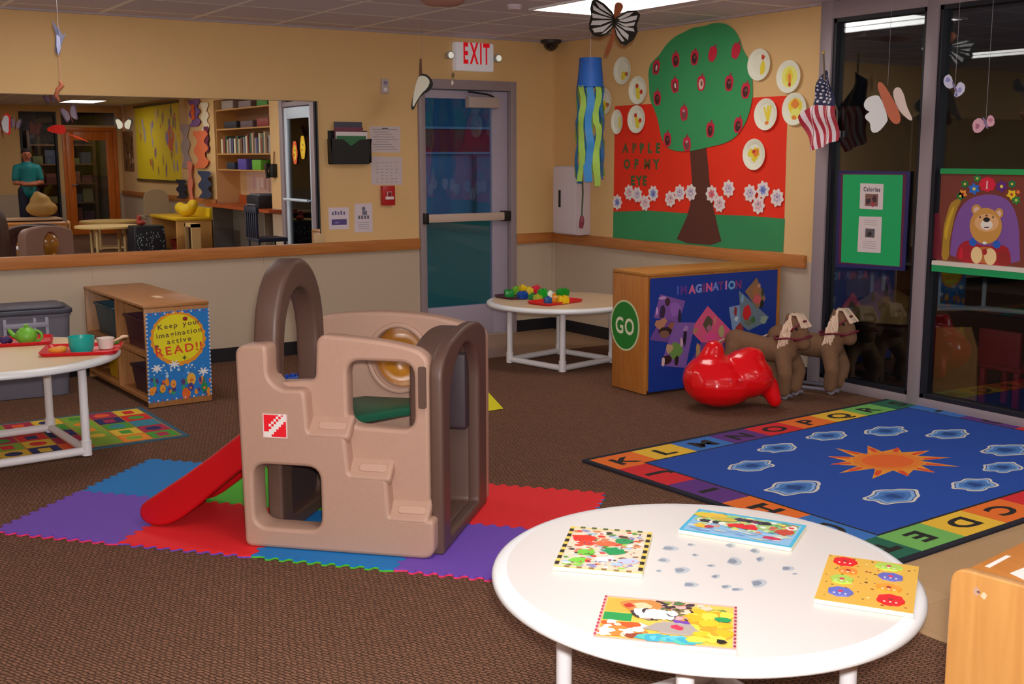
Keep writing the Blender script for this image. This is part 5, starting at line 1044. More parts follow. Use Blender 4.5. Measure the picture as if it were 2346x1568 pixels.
photo([(700, 560), (985, 640), (930, 880), (560, 830)], '5a3a7a', [(700, 640, .035, '9a6a50', 1.2, 1), (770, 720, .04, '2a1418', 1.6, .8), (850, 660, .03, '7a4a3a', 1.3, .8), (740, 760, .03, '6a4a38', 1.2, 1), (920, 560, .03, '1c1c34', .5, 1.6), (890, 720, .03, '4a2a2a', 1.3, 1)], 'purple photo, middle of the left cluster', .001)
photo([(860, 620), (1100, 625), (990, 1165), (690, 1140)], '6a4a8c', [(870, 960, .05, '5a7a3a', 1, 1.1), (760, 1070, .035, '2a1010', 1, 1), (720, 1090, .02, 'b8a0a0', .6, 1.4), (800, 930, .03, 'a08060', 1, 1), (880, 1080, .03, '201410', .7, 1.2), (980, 780, .03, '1a1020', .5, 2), (940, 860, .02, 'a88a90', .6, 1.4), (990, 700, .02, '8a6a9c', 1, 1)], 'purple photo, lowest of the left cluster', .002)
photo([(1255, 425), (1535, 720), (1440, 880), (1180, 860), (1045, 720)], 'b8486c', [(1260, 640, .035, '4a4030', 1, 1.3), (1275, 690, .02, '8a5a70', 1, 1), (1420, 730, .03, '9a8a60', .8, 1.5), (1300, 800, .03, 'c0407c', 1.6, .8), (1100, 720, .02, '9a6a50', 1, 1), (1340, 600, .012, 'b07a50', .6, 2)], 'bright pink diamond photo', .001)
photo([(1190, 840), (1540, 900), (1520, 1010), (1060, 1080)], '5a3a74', [(1140, 960, .03, '9a7a50', .7, 1.6), (1500, 950, .03, '6a3a70', 1, 1)], 'purple photo partly behind the red rocker', 0)
photo([(1510, 440), (1640, 410), (1690, 860), (1580, 890)], '6a80a0', [(1590, 490, .02, '7a2a2c', .8, 1.6), (1600, 580, .02, 'a8b0b4', .8, .8), (1640, 740, .04, '8a2c28', 1, 1.6), (1600, 800, .02, '9a3a30', .9, 1.4)], 'blue-grey photo, left of the right cluster', 0)
photo([(1630, 240), (1990, 560), (1900, 640), (1740, 720), (1650, 640)], '5a6a74', [(1725, 510, .04, 'b01c20', .9, 1.4), (1745, 620, .03, '5a6050', 1.2, .8), (1800, 590, .02, '3a5a30', 1, 1), (1930, 590, .03, '7a8a7a', 1, 1), (1670, 330, .02, '6a8aa8', .6, 1.5)], 'photo with a red shape, middle of the right cluster', .001)
photo([(1840, 85), (1950, 340), (1850, 460), (1700, 250)], '7a5a40', [(1830, 250, .03, '8a5a38', 1, 1.3), (1845, 350, .03, 'b04a50', 1, 1.2), (1900, 400, .02, '1a1c10', .8, 1.6), (1910, 250, .016, '2a3018', .6, 2), (1870, 180, .014, 'a07a60', 1, 1)], 'brown photo at the top of the right cluster', .002)
# ================================================================== RED ROCKER TOY
q0 = FL(1684, 950); rx_, ry_ = q0.x+.10, q0.y+.16
V1 = Vector((math.cos(-.58), math.sin(-.58), 0)); V2 = Vector((.55, .84, 0))   # V1: picture-right, V2: away
def rk(a, d, z): p = Vector((rx_, ry_, 0))+V1*a+V2*d; return (p.x, p.y, z)
balls = [(rk(-.05, 0, .15), (.225, .20, .145)), (rk(-.1, 0, .17), (.18, .18, .155)), (rk(.1, 0, .19), (.155, .17, .13))]
balls += limb([rk(-.12, 0, .2), rk(-.105, 0, .3), rk(-.095, 0, .345)], [.12, .075, .062])
balls += limb([rk(.08, .0, .22), rk(.12, .0, .28), rk(.14, .0, .292)], [.13, .085, .07])
balls += limb([rk(.16, 0, .2), rk(.235, 0, .13), rk(.27, -.02, .045)], [.085, .06, .042])
t = thing('rocking_toy', Vector((rx_, ry_, 0)), 'glossy red plastic rocking toy in front of the blue display', 'rocking toy')
M_rr = P('c4060e', .6, rough=.22, coat=.4)
o = blob('rocker_body', balls, M_rr, t, .012, 6)
b = MB(); dn = -V2
for a in (-.06, .0): b.ball(rk(a+.03, -.182, .2), (.016, .016, .012), P('d0303c', .6, rough=.3))
b.build('eye_bump', t, 1.)
# ================================================================== TWO PLUSH RIDING HORSES
M_fur = P('634631', .62, rough=.95, grain=.2, scale=80, bump=.5); M_yarn = P('bfa690', .66, rough=.9); M_brid = P('5a1420', .6); M_whl = P('5c5660', .6)
def horse(x, y, rot, label, sc=1.):
    t = thing('plush_horse', (x, y, 0), label, 'toy horse', 'plush riding horses by the glass')
    R = Matrix.Translation((x, y, .035)) @ Matrix.Rotation(rot, 4, 'Z') @ Matrix.Scale(sc, 4)
    w = lambda p: tuple(R @ Vector(p)); L = []
    L += [(w(p), r*sc) for p, r in limb([(-.26, 0, .30), (-.05, 0, .27), (.10, 0, .27)], [.085, .082, .085], .4)]
    L += [(w(p), r*sc) for p, r in limb([(.10, 0, .28), (.15, 0, .38), (.165, 0, .43)], [.08, .06, .058], .4)]
    L += [(w(p), r*sc) for p, r in limb([(.15, 0, .455), (.205, 0, .40), (.225, 0, .335)], [.064, .056, .05], .4)]
    for sy in (-1, 1):
        L += [(w(p), r*sc) for p, r in limb([(.11, sy*.05, .25), (.155, sy*.105, .13), (.14, sy*.085, .02)], [.06, .048, .046], .4)]
        L += [(w(p), r*sc) for p, r in limb([(-.25, sy*.05, .26), (-.285, sy*.085, .13), (-.25, sy*.085, .02)], [.06, .042, .042], .4)]
        L += [(w((.13, sy*.045, .505)), .018*sc), (w((.13, sy*.05, .525)), .012*sc)]
    hb = blob('horse_body', L, M_fur, t, .011, 5)
    rr = random.Random(int(x*100)); b = MB()
    for k in range(46):
        a = rr.uniform(0, 1); base = Vector((.15-.06*a, 0, .51-.13*a)); sy = rr.choice((-1, 1)); l = rr.uniform(.08, .15)
        pts = [base, base+Vector((-.01+.02*rr.random(), sy*.045, .012)), base+Vector((-.015+.04*rr.random(), sy*rr.uniform(.065, .08), -l*.6)), base+Vector((-.02+.05*rr.random(), sy*rr.uniform(.065, .085), -l))]
        b.tube([R @ p for p in pts], .0075, M_yarn, 5)
    for k in range(14):
        a = rr.uniform(-.05, .05); pts = [Vector((.14, a*.4, .52)), Vector((.19, a, .52)), Vector((.235+.02*rr.random(), a*1.4, .44))]; b.tube([R @ p for p in pts], .0075, M_yarn, 5)
    b.build('mane', t, 1.2)
    b = MB()
    for k in range(14): pts = [Vector((-.34, 0, .31)), Vector((-.385, rr.uniform(-.02, .02), .29)), Vector((-.40, rr.uniform(-.03, .03), .18))]; b.tube([R @ p for p in pts], .007, M_yarn, 5)
    b.build('tail', t, 1.2)
    b = MB()
    for c, r, d in (((.218, 0, .365), .06, (.35, 0, -.94)), ((.178, 0, .43), .07, (.7, 0, -.7))):
        n = Vector(d).normalized(); u = Vector((0, 1, 0)); v = n.cross(u); b.tube([R @ (Vector(c)+(u*math.cos(a)+v*math.sin(a))*r) for a in [2*PI*k/20 for k in range(21)]], .008, M_brid, 6, caps=False)
    for sy in (-1, 1): b.tube([R @ Vector(p) for p in ((.22, sy*.06, .368), (.15, sy*.085, .37), (.06, sy*.08, .355), (.02, 0, .362))], .007, M_brid, 6)
    b.build('bridle', t, 1.2)
    b = MB()
    for sy in (-1, 1): b.ball(w((.198, sy*.05, .43)), .01*sc, M_black)
    b.build('eye', hb, 1.)
    for sy in (-1, 1):
        b = MB()
        b.tube([R @ Vector((-.30, sy*.085, -.008)), R @ Vector((.20, sy*.085, -.008))], .012, M_whl, 8); br_ = b.build('base_rail', t, .8)
        for xx in (-.25, .15):
            b = MB(); b.tube([R @ Vector((xx, sy*.085-.014, -.008)), R @ Vector((xx, sy*.085+.014, -.008))], .026, P('6a646c', .6), 14); b.build('caster', br_, .6)
    return t
h1 = FL(1805, 916); h2 = FL(1880, 900)
horse(h1.x+.02, h1.y+.17, -1.25, 'plush brown riding horse just right of the red rocker', .93)
horse(h2.x+.03, h2.y+.08, -1.2, 'plush brown riding horse closest to the glass wall', .95)
# ================================================================== WOODEN CABINET, LOWER RIGHT
ca = math.radians(-81.7+90); K1 = Vector((math.cos(ca), math.sin(ca), 0)); K2 = Vector((K1.y, -K1.x, 0)); KO = Vector((-3.86, -6.775, 0)); kH = .70
M_mapl = wood(al('a5763f', .75), al('9a6a36', .75), 3, (1, 1, 14), .38, 'honey_maple'); M_maplh = wood(al('9c6226', .7), al('94591e', .7), 3, (1, 14, 1), .35, 'honey_maple_top')
MK = Matrix(((K1.x, K2.x, 0, KO.x), (K1.y, K2.y, 0, KO.y), (0, 0, 1, 0), (0, 0, 0, 1)))
t = thing('storage_cabinet', KO+K1*.5+K2*.2, 'honey-coloured wooden cabinet with white tape at the lower right corner', 'cabinet')
KS = Frame(KO, K2, Z, -K1)
slab('end_panel', roundp([(0, .004), (0, kH), (.42, kH), (.42, .004)], [.005, .035, .035, .005], 8), [], .024, KS, M_mapl, t, .004, -.024)
slab('end_panel', roundp([(0, .004), (0, kH), (.42, kH), (.42, .004)], [.005, .035, .035, .005], 8), [], .024, Frame(KO+K1*1.2, K2, Z, -K1), M_mapl, t, .004, -.024)
b = MB(); b.box((.024, .012, kH-.034), (1.176, .408, kH-.012), M_maplh, MK); b.build('top_board', t, bevel=.003)
b = MB(); b.box((.024, .01, .03), (1.176, .02, kH-.034), M_mapl, MK); b.build('back_panel', t)
for z in (.04, .34): b = MB(); b.box((.024, .02, z), (1.176, .40, z+.02), M_maplh, MK); b.build('shelf', t)
for (q4, nm) in (([(2256, 1299), (2305, 1274), (2316, 1276), (2268, 1302)], 'tape_strip'), ([(2314, 1315), (2346, 1302), (2362, 1318), (2346, 1330)], 'tape_strip')):
    f = Flat(flatf(0, 0, kH-.012)); f.base([tuple(FL(u, v, kH-.012))[:2] for u, v in q4], .0006, P('c8bcb4', .7), .0005); f.build(nm, t)
f = Flat(KS); s, q = KS.px(2237, 1356); f.put(disc(s, q, .006, .009), P('8a6a58', .6)); f.put(blobp(s+.015, q-.004, .006), P('b89478', .7)); f.put(blobp(s+.004, q, .003), P('4a3a3a', .6)); f.build('sticker_residue', t)
# ================================================================== SMALL FLOOR THINGS
q = FL(1122, 942); t = thing('toy_cone', (q.x+.02, q.y, 0), 'yellow pointed toy lying on the carpet beyond the climber doorway', 'toy')
b = MB(); T = Matrix.Translation((q.x+.01, q.y+.02, .004)); b.raw([(-.07, -.03, 0), (.08, -.03, 0), (.0, .07, 0), (-.04, .0, .14), (.05, -.0, .02)], [(0, 2, 1), (0, 1, 3), (1, 2, 3), (2, 0, 3)], P('c8b81c', .62), T); b.build('cone', t)
q = FL(672, 888); t = thing('toy_block', (q.x, q.y, .004), 'blue toy brick on the carpet, seen through the climber arch', 'toy block'); b = MB(); b.box((q.x-.09, q.y-.06, .004), (q.x+.09, q.y+.06, .075), P('0f3c90', .62, rough=.4)); b.build('brick', t, bevel=.008)
b = MB()
for dx in (-.05, 0, .05): b.lathe([(.02, .073), (.02, .09), (0, .09)], P('0f3c90', .62, rough=.4), 12, Matrix.Translation((q.x+dx, q.y, 0)))
b.build('stud', t, .6)
# ================================================================== PAPER BUTTERFLIES AND OTHER HANGINGS
def paper3(name, t, fr, polys, th=.002, curl=0.):
    b = MB()
    for poly, m, z in polys:
        n = len(poly)
        b.prism(poly, z, z+th, m, fr.m())
    return b.build(name, t)
def wing_mon(fr, t, name, outline, cells, tilt, mk=M_black, mw=None):
    b = MB(); M = fr.m() @ tilt; mw = mw or P('c9c4d0', .66)
    b.prism(outline, 0, .0022, mk, M)
    for c in cells: b.sheet(c, .0026, mw, M); b.raw([(x, y, -.0004) for x, y in c], [tuple(range(len(c)))], mw, M)
    return b.build(name, t)
def string(t, p, top=CEIL):
    b = MB(); b.tube([p, (p[0], p[1], top)], .0008, P('8a8488', .6), 5); b.build('string', t)
def fan(cx, cy, a0, a1, r0, r1, n, gapf=.2):
    out = []
    for k in range(n):
        x = a0+(a1-a0)*(k+gapf/2)/n; y = a0+(a1-a0)*(k+1-gapf/2)/n
        for (p, q) in ((r0, r0+(r1-r0)*.52), (r0+(r1-r0)*.6, r1)):
            out.append([(cx+p*math.cos(x), cy+p*math.sin(x)), (cx+q*math.cos(x), cy+q*math.sin(x)), (cx+q*math.cos(y), cy+q*math.sin(y)), (cx+p*math.cos(y), cy+p*math.sin(y))])
    return out
# monarch by the ceiling light
BFX = -1.5; mf = Frame((BFX, 0, 0), -Y, Z, -X); c3 = crop(1250, 0, 2.613)
bc = RT(1410, 50, BFX); t = thing('paper_butterfly', bc, 'large black and white paper butterfly with a brown body under the ceiling light', 'paper butterfly', 'hanging paper butterflies')
LWo = mf.pxs(c3((415, 110), (400, 70), (350, 20), (320, 2), (300, -8), (278, 5), (268, 50), (274, 90), (262, 140), (262, 175), (285, 212), (330, 222), (375, 200), (410, 160), (418, 130)))
RWo = mf.pxs(c3((420, 105), (440, 95), (490, 65), (545, 62), (568, 85), (556, 125), (545, 150), (552, 190), (525, 240), (480, 272), (450, 262), (425, 220), (412, 170), (412, 130)))
cellL = [c3(*q) for q in (((405, 95), (340, 30), (300, 8), (325, 48)), ((400, 104), (320, 56), (285, 30), (288, 60), (330, 82)), ((400, 112), (330, 92), (278, 78), (285, 108), (340, 112)), ((400, 122), (345, 122), (282, 124), (272, 150), (330, 150)), ((400, 135), (345, 158), (280, 172), (295, 195), (345, 190)), ((404, 150), (368, 180), (335, 205), (360, 200), (395, 168)))]
cellR = [c3(*q) for q in (((432, 110), (490, 78), (530, 72), (500, 96), (450, 118)), ((440, 125), (510, 100), (552, 92), (545, 118), (480, 134)), ((430, 132), (480, 142), (540, 132), (530, 155), (480, 160)), ((425, 140), (470, 160), (528, 170), (535, 190), (480, 180)), ((420, 150), (465, 180), (500, 210), (495, 240), (460, 210)), ((418, 165), (450, 210), (475, 245), (460, 250), (432, 215)))]
b = MB(); b.prism(LWo, .0, .0022, M_black, mf.m())
for c in cellL: b.sheet(mf.pxs(c), .0027, P('e6e2ec', .7), mf.m()); b.raw([(x, y, -.0006) for x, y in mf.pxs(c)], [tuple(range(4))], P('e6e2ec', .7), mf.m())
b.build('left_wing', t)
b = MB(); b.prism(RWo, .0, .0022, M_black, mf.m())
for c in cellR: b.sheet(mf.pxs(c), .0027, P('e6e2ec', .7), mf.m()); b.raw([(x, y, -.0006) for x, y in mf.pxs(c)], [tuple(range(4))], P('e6e2ec', .7), mf.m())
b.build('right_wing', t)
f = Flat(mf); f.base(mf.pxs(smoothp(c3((410, 25), (435, 8), (462, 30), (455, 60), (425, 100), (415, 180), (398, 260), (368, 335), (350, 320), (375, 250), (398, 190), (405, 110)), 1)), .004, P('8a4a28', .62), -.006); f.build('body', t)
string(t, tuple(RT(1418, 8, BFX)))
# white butterfly with brown body before the glass
mf = Frame((-.22, 0, 0), -Y, Z, -X); c4 = crop(1780, 0, 2.613)
t = thing('paper_butterfly', RT(2038, 240, -.22), 'plain white paper butterfly with a terracotta body hanging before the glass', 'paper butterfly', 'hanging paper butterflies')
M_pw = P('d8d4d8', .7)
f = Flat(mf); f.base(mf.pxs(smoothp(c4((620, 575), (580, 570), (535, 590), (518, 630), (535, 660), (560, 668), (528, 690), (530, 712), (560, 735), (560, 770), (575, 798), (610, 790), (650, 745), (668, 710)), 1)), .002, M_pw, 0); f.build('left_wing', t)
f = Flat(mf); f.base(mf.pxs(smoothp(c4((690, 560), (705, 525), (735, 522), (760, 570), (770, 620), (785, 660), (812, 715), (795, 725), (745, 680), (715, 640)), 1)), .002, P('cbb8b0', .7), -.004); f.build('right_wing', t)
f = Flat(mf); f.base(mf.pxs(smoothp(c4((612, 488), (640, 500), (690, 580), (735, 670), (745, 730), (715, 748), (680, 720), (650, 650), (622, 570), (605, 520)), 1)), .004, P('a8583c', .64), .002); f.build('body', t)
string(t, tuple(RT(2034, 195, -.22)))
def little(uv, x, pts1, pts2, col, lab, spots, name='paper_butterfly'):
    mf = Frame((x, 0, 0), -Y, Z, -X); p = RT(*uv, x); t = thing(name, p, lab, 'paper butterfly', 'hanging paper butterflies')
    for nm, pts in (('left_wing', pts1), ('right_wing', pts2)):
        f = Flat(mf); f.base(mf.pxs(smoothp(c4(*pts), 1)), .002, P(col, .66), 0)
        for sx, sy, r, cc in spots:
            s, q = mf.px(*c4((sx, sy))[0])
            if (nm == 'left_wing') == (sx < sum(a for a, _ in pts1)/len(pts1)+45): f.put(blobp(s, q, r), P(cc, .62))
        f.build(nm, t)
    f = Flat(mf); mid = c4(((pts1[0][0]+pts2[0][0])/2, (pts1[0][1]+pts2[0][1])/2))[0]; s, q = mf.px(*mid); f.base(disc(s, q, .006, .035, 12, .5), .004, P('6a5a7a', .62), .001); f.build('body', t)
    string(t, tuple(mf.p(s, q, 0)))
little((2186, 197), -.3, ((1062, 520), (1040, 440), (1000, 460), (998, 505), (1030, 535)), ((1070, 525), (1095, 485), (1130, 510), (1120, 560), (1060, 592)), 'b4b4d0', 'small pale blue paper butterfly on the second glass pane', ((1025, 480, .014, '7a7ab0'), (1095, 540, .014, '8080b4'), (1075, 570, .01, '5a5a90')))
little((2252, 285), -.3, ((1248, 740), (1215, 700), (1170, 730), (1175, 790), (1210, 800), (1245, 765)), ((1252, 735), (1270, 685), (1300, 700), (1305, 750), (1265, 762)), 'b88a98', 'small pink paper butterfly above the teddy board', ((1200, 755, .014, '8a5468'), (1280, 720, .012, '9a6072')))
# black-edged white butterfly beside the door, seen edge-on
c2 = crop(700, 0, 2.528); mf = Frame((0, -.5, 0), X, Z, -Y)
t = thing('paper_butterfly', BK(965, 195, -.5), 'black-edged white paper butterfly hanging by the top of the exit door', 'paper butterfly', 'hanging paper butterflies')
f = Flat(mf); f.base(mf.pxs(smoothp(c2((655, 430), (690, 425), (725, 450), (742, 490), (715, 530), (680, 545), (650, 580), (625, 640), (610, 630), (618, 570), (640, 500)), 1)), .002, M_black, 0)
f.put(mf.pxs(smoothp(c2((655, 438), (695, 440), (722, 470), (705, 512), (672, 540), (640, 590), (622, 625), (618, 600), (626, 540), (640, 480)), 1)), P('d8c8b8', .68)); f.build('left_wing', t)
f = Flat(Frame((0, -.48, 0), X, Z, -Y)); f.base(mf.pxs(smoothp(c2((690, 430), (735, 470), (745, 500), (720, 525), (700, 500)), 1)), .002, M_black, .0); f.build('right_wing', t)
f = Flat(mf); f.base(mf.pxs(c2((660, 340), (670, 340), (674, 430), (655, 432))), .003, P('5a3a28'), .003); f.build('body', t); string(t, tuple(BK(967, 137, -.5)))
# thin string ornaments near the exit sign
t = thing('string_ornament', BK(1036, 175, -.6), 'thin hanging string with tiny beads in front of the exit sign', 'ornament'); p = BK(1036, 190, -.6); q1 = BK(1038, 172, -.6)
b = MB(); b.ball(tuple(q1), (.012, .012, .018), P('6a5a38')); b.build('bead', t, 1.); b = MB(); b.ball(tuple(p), (.01, .01, .018), P('c8b8b0', .65)); b.build('drop', t, 1.); string(t, tuple(p))
# folded grey bird hanging at left with a brown twist below
mf = Frame((0, -1.5, 0), X, Z, -Y); c1 = crop(0, 0, 2.529)
t = thing('paper_bird', BK(133, 95, -1.5), 'folded grey-blue paper bird hanging above the mirror', 'paper bird')
for pts, c, z in ((((300, 115), (335, 165), (345, 215), (335, 320), (318, 300), (322, 200)), '3a3a52', 0), (((345, 100), (340, 165), (360, 205), (380, 190), (355, 260), (345, 325), (332, 240)), '4a4c62', .004), (((325, 200), (345, 215), (350, 280), (335, 322), (325, 270)), '7a7c98', .006)):
    f = Flat(mf); f.base(mf.pxs(c1(*pts)), .002, P(c, .6), z); f.build('wing', t)
string(t, tuple(BK(135, 90, -1.5)))
t = thing('paper_twist', BK(135, 205, -1.5), 'rusty brown paper twist hanging on a thread below the grey bird', 'ornament')
b = MB(); b.tube([BK(u, v, -1.5) for u, v in ((137, 185), (142, 196), (132, 206), (128, 220), (136, 232))], [.006, .014, .012, .012, .006], P('8a4a30'), 8); b.build('twist', t, 1.); b = MB(); b.tube([BK(137, 185, -1.5), BK(136, 130, -1.5)], .002, P('9a6a58'), 6); b.build('thread', t)
# ================================================================== REST OF THE ROOM, SEEN IN THE WALL MIRROR
# yellow bulletin board on the right wall
a = MX(312, 243, 0); c = MX(412, 412, 0); y0, y1, z0, z1 = -11.0, -13.75, 1.08, 2.34
t = thing('yellow_board', (0, (y0+y1)/2, z0), 'yellow bulletin board of children art reflected in the wall mirror', 'board')
f = Flat(RW); f.base(rect(-y0, z0, -y1, z1), .006, P('d0a812', .6, rough=.7), .001); f.build('backing', t)
f = Flat(RW); f.z = .0072
for (u, v, c_, r) in ((392, 318, 'c8501c', .2), (394, 325, 'b84018', .1)): p = MX(u, v, 0); f.put(blobp(-p.y, p.z, r, 12, .25), P(c_, .6))
rnd.seed(5)
for k in range(34):
    x = rnd.uniform(-y0+.15, -y1-.15); z = rnd.uniform(z0+.1, z1-.1); f.put(blobp(x, z, rnd.uniform(.05, .11), 8, .4, .7, 1.3), P(rnd.choice(['8a6a3a', 'a8843a', '7a5a6a', 'b89a60', '6a5a30', 'a85a2a', '9a8a8a', '7a6a9a']), .6))
f.build('art_piece', t); b = MB()
for q in ((y1-.03, z1, y0+.03, z1+.04), (y1-.03, z0-.04, y0+.03, z0)): b.box((-.025, q[0], q[1]), (-.001, q[2], q[3]), P('4a3a18', .6))
b.build('border', t)
f = Flat(RW); f.base(rect(14.0, 1.2, 14.75, 1.95), .004, P('6a4a28', .6), .001)
for k in range(14): f.put(blobp(rnd.uniform(14.06, 14.69), rnd.uniform(1.27, 1.88), .06), P(rnd.choice(['3a2a20', '8a6a4a', '5a3a30', 'a89078']), .6))
tag(f.build('framed_poster'), 'small brown poster between the wood door and the yellow board, in the mirror', 'poster')
# hanging paper art left of the cabinet
def hang(name, u0, v0, u1, v1, x, col, lab, wob=.02, n=10):
    p, q = MX((u0+u1)/2, v0, x), MX((u0+u1)/2, v1, x); w = abs(MX(u0, v0, x).y-MX(u1, v0, x).y)/2; fr = Frame((x, 0, 0), -Y, Z, -X); f = Flat(fr)
    L = [(-p.y-w*(.7+.3*math.sin(i*1.7)), p.z+(q.z-p.z)*i/n) for i in range(n+1)]; Rr = [(-p.y+w*(.7+.3*math.sin(i*1.3+1)), p.z+(q.z-p.z)*i/n) for i in range(n+1)]
    f.base(L+Rr[::-1], .003, P(col, .6, rough=.8)); tag(f.build(name), lab, 'paper decoration', 'hanging paper decorations in the mirror')
hang('paper_decoration', 430, 228, 458, 290, -.02, '6a4a7a', 'purple hanging paper at the top of the mirror beside the wall shelves')
hang('paper_decoration', 441, 300, 476, 385, -.03, 'e0603a', 'coral orange hanging paper beside the wall shelves, in the mirror')
hang('paper_decoration', 458, 235, 478, 300, -.014, 'c8b49c', 'cream hanging paper beside the wall shelves, in the mirror')
hang('paper_decoration', 412, 285, 434, 385, -.012, '8a7a78', 'grey hanging paper beside the yellow board, in the mirror')
hang('paper_decoration', 428, 370, 440, 476, -.05, 'd86a58', 'long pink paper ribbon dangling over the yellow play table, in the mirror')
hang('paper_decoration', 436, 240, 446, 275, -.032, 'd8501c', 'narrow orange paper strip on the purple one, in the mirror')
hang('paper_decoration', 466, 290, 478, 350, -.022, '5a2038', 'dark red hanging paper behind the coral one, in the mirror')
hang('hanging_coat', 402, 412, 428, 455, -.06, '1a1a2c', 'dark coat hanging under the yellow board, in the mirror')
hang('hanging_apron', 452, 392, 484, 455, -.07, '26304a', 'dark blue apron hanging by the desk, in the mirror')
# wall shelves with books, set in the alcove
y0, y1 = RY0-.02, RY1+.02; zb_, zt_ = 1.27, 2.16; XF, XB = .02, .36
M_sh = P('a57a44', .6); M_in = P('6a4426', .6)
t = thing('wall_shelf', (.19, (y0+y1)/2, zb_), 'open wall shelves of books and bins above the desk, in the mirror', 'shelf')
b = MB(); b.box((XF, y0-.02, zb_), (XB, y0, zt_), M_sh); b.build('side_panel', t); b = MB(); b.box((XF, y1, zb_), (XB, y1+.02, zt_), M_sh); b.build('side_panel', t)
b = MB(); b.box((XB-.012, y1+.02, zb_), (XB, y0-.02, zt_), M_in); b.build('back_panel', t)
for z in (zb_, 1.5, 1.86, zt_-.02): b = MB(); b.box((XF+.004, y1+.02, z), (XB-.012, y0-.02, z+.02), M_sh); b.build('shelf', t)
rnd.seed(9); y = y0-.1; k = 0
bc_ = ['8a8a90', '6a4a3a', 'a8987a', '3a5a4a', '7a3a30', 'c8bca0', '4a4a6a']
while y > y1+.16 and k < 28:
    w = rnd.uniform(.04, .08); h = rnd.uniform(.2, .3); lean = rnd.uniform(-.1, .1) if k % 5 == 0 else 0
    M = Matrix.Translation((.14, y-w/2, 1.5205)) @ Matrix.Rotation(lean, 4, 'X')
    b = MB(); b.box((-.1, -w/2+.003, .004 if lean else 0), (.1, w/2-.003, h), P(bc_[k % 7], .6), M); tag(b.build('book'), 'book standing in the row on the middle of the wall shelves, in the mirror', 'book', 'books on the wall shelves'); y -= w+(.034 if k % 5 in (4, 0) else .004); k += 1
def shelf_box(yy, w, h, c_, z, lab, grp): b = MB(); b.prism(roundp(rect(-.11, -w/2, .11, w/2), .02), 0, h, P(c_, .6), Matrix.Translation((.15, yy, z))); tag(b.build('storage_box', bevel=.004), lab, 'box', grp)
for a_ in ((-8.15, .36, .15, '4a3c8a', 1.2905, 'purple bin at the bottom of the wall shelves, in the mirror'), (-7.55, .34, .14, '5a9a2c', 1.2905, 'lime green bin at the bottom of the wall shelves, in the mirror'), (-8.65, .34, .1, '202a3a', 1.2905, 'dark bin at the bottom far end of the wall shelves, in the mirror'), (-7.12, .24, .08, '4a1620', 1.2905, 'dark red box at the bottom near end of the wall shelves, in the mirror'),
    (-8.6, .55, .1, '26242e', 1.8805, 'black box on the upper wall shelf, in the mirror'), (-7.9, .5, .09, '5a4a50', 1.8805, 'grey box on the upper wall shelf, in the mirror'), (-7.25, .45, .11, '7a3028', 1.8805, 'red box on the upper wall shelf, in the mirror')): shelf_box(*a_, 'bins on the wall shelves')
for a_ in ((-8.7, .5, .12, '8a8078', zt_+.0005, 'pale box on top of the wall shelves, in the mirror'), (-7.95, .5, .09, '7a6a6a', zt_+.0005, 'brown-grey box on top of the wall shelves, in the mirror'), (-7.25, .4, .11, '3f7a30', zt_+.0005, 'green box on top of the wall shelves, in the mirror')): shelf_box(*a_, 'boxes on top of the wall shelves')
# telephone
t = thing('wall_phone', (0, -6.7, 1.3), 'black wall telephone beside the wall shelves, in the mirror', 'telephone')
b = MB(); b.box((-.07, -6.78, 1.2), (-.001, -6.63, 1.38), M_black); b.build('body', t, bevel=.012); b = MB(); b.tube([(-.09, -6.75, 1.19), (-.105, -6.75, 1.29), (-.09, -6.75, 1.39)], [.026, .017, .026], M_black, 10); b.build('handset', t); b = MB(); b.tube([(-.02, -6.70, 1.38), (-.01, -6.70, 1.54)], .008, P('6a4020'), 6); b.build('cord', t)
# desk with chair and printer
t = thing('desk', (.0, -7.8, 0), 'reddish wood desk under the wall shelves, in the mirror', 'desk'); M_dk = P('8a3c18', .6, rough=.4)
b = MB(); b.box((-.2, -9.17, .74), (.36, -6.89, .78), M_dk); b.box((-.2, -6.89, .74), (-.002, -6.46, .78), M_dk); b.build('desktop', t); b = MB(); b.box((.33, -9.17, .78), (.36, -6.89, .9), M_dk); b.build('backsplash', t)
for y in (-9.15, -6.93): b = MB(); b.box((-.1, y, .002), (.36, y+.03, .74), P('5a5248', .6)); b.build('side_panel', t)
b = MB(); b.box((.2, -9.1, .1), (.22, -6.95, .74), P('5a5248', .6)); b.build('back_panel', t)
f = Flat(Frame((.37, 0, 0), -Y, Z, -X)); f.base(rect(7.3, .92, 8.9, 1.25), .004, P('b4988a', .6), .001)
for k in range(8): f.put(rect(7.4+.16*k, .97+.03*(k % 3), 7.5+.16*k, 1.17), P(rnd.choice(['c8b0a8', 'a88a90', '9a7a70']), .6))
tag(f.build('notice_board'), 'pale notice board between desk and wall shelves, in the mirror', 'board')
pr = MX(585, 480, -.1); py_ = max(min(pr.y, -7.05), -7.5)
t = thing('printer', (.05, py_, .78), 'black printer on the desk, in the mirror', 'printer'); b = MB(); b.box((-.14, py_-.24, .7805), (.24, py_+.24, .95), P('15151c')); b.build('body', t, bevel=.012); b = MB(); b.box((-.17, py_-.18, .82), (-.14, py_+.18, .835), P('6a6a70')); b.box((-.1, py_-.2, .9505), (.2, py_+.2, .97), P('5a6068')); b.build('tray', t)
cy_ = MX(612, 500, -.42).y
t = thing('office_chair', (-.42, cy_, 0), 'dark blue slatted chair at the desk, in the mirror', 'chair'); M_oc = P('121628', .6)
b = MB(); b.box((-.62, cy_-.21, .42), (-.23, cy_+.21, .47), M_oc); b.build('seat', t, bevel=.012)
b = MB()
for k in range(6): b.box((-.64, cy_-.19+.072*k, .47), (-.61, cy_-.155+.072*k, .80), M_oc)
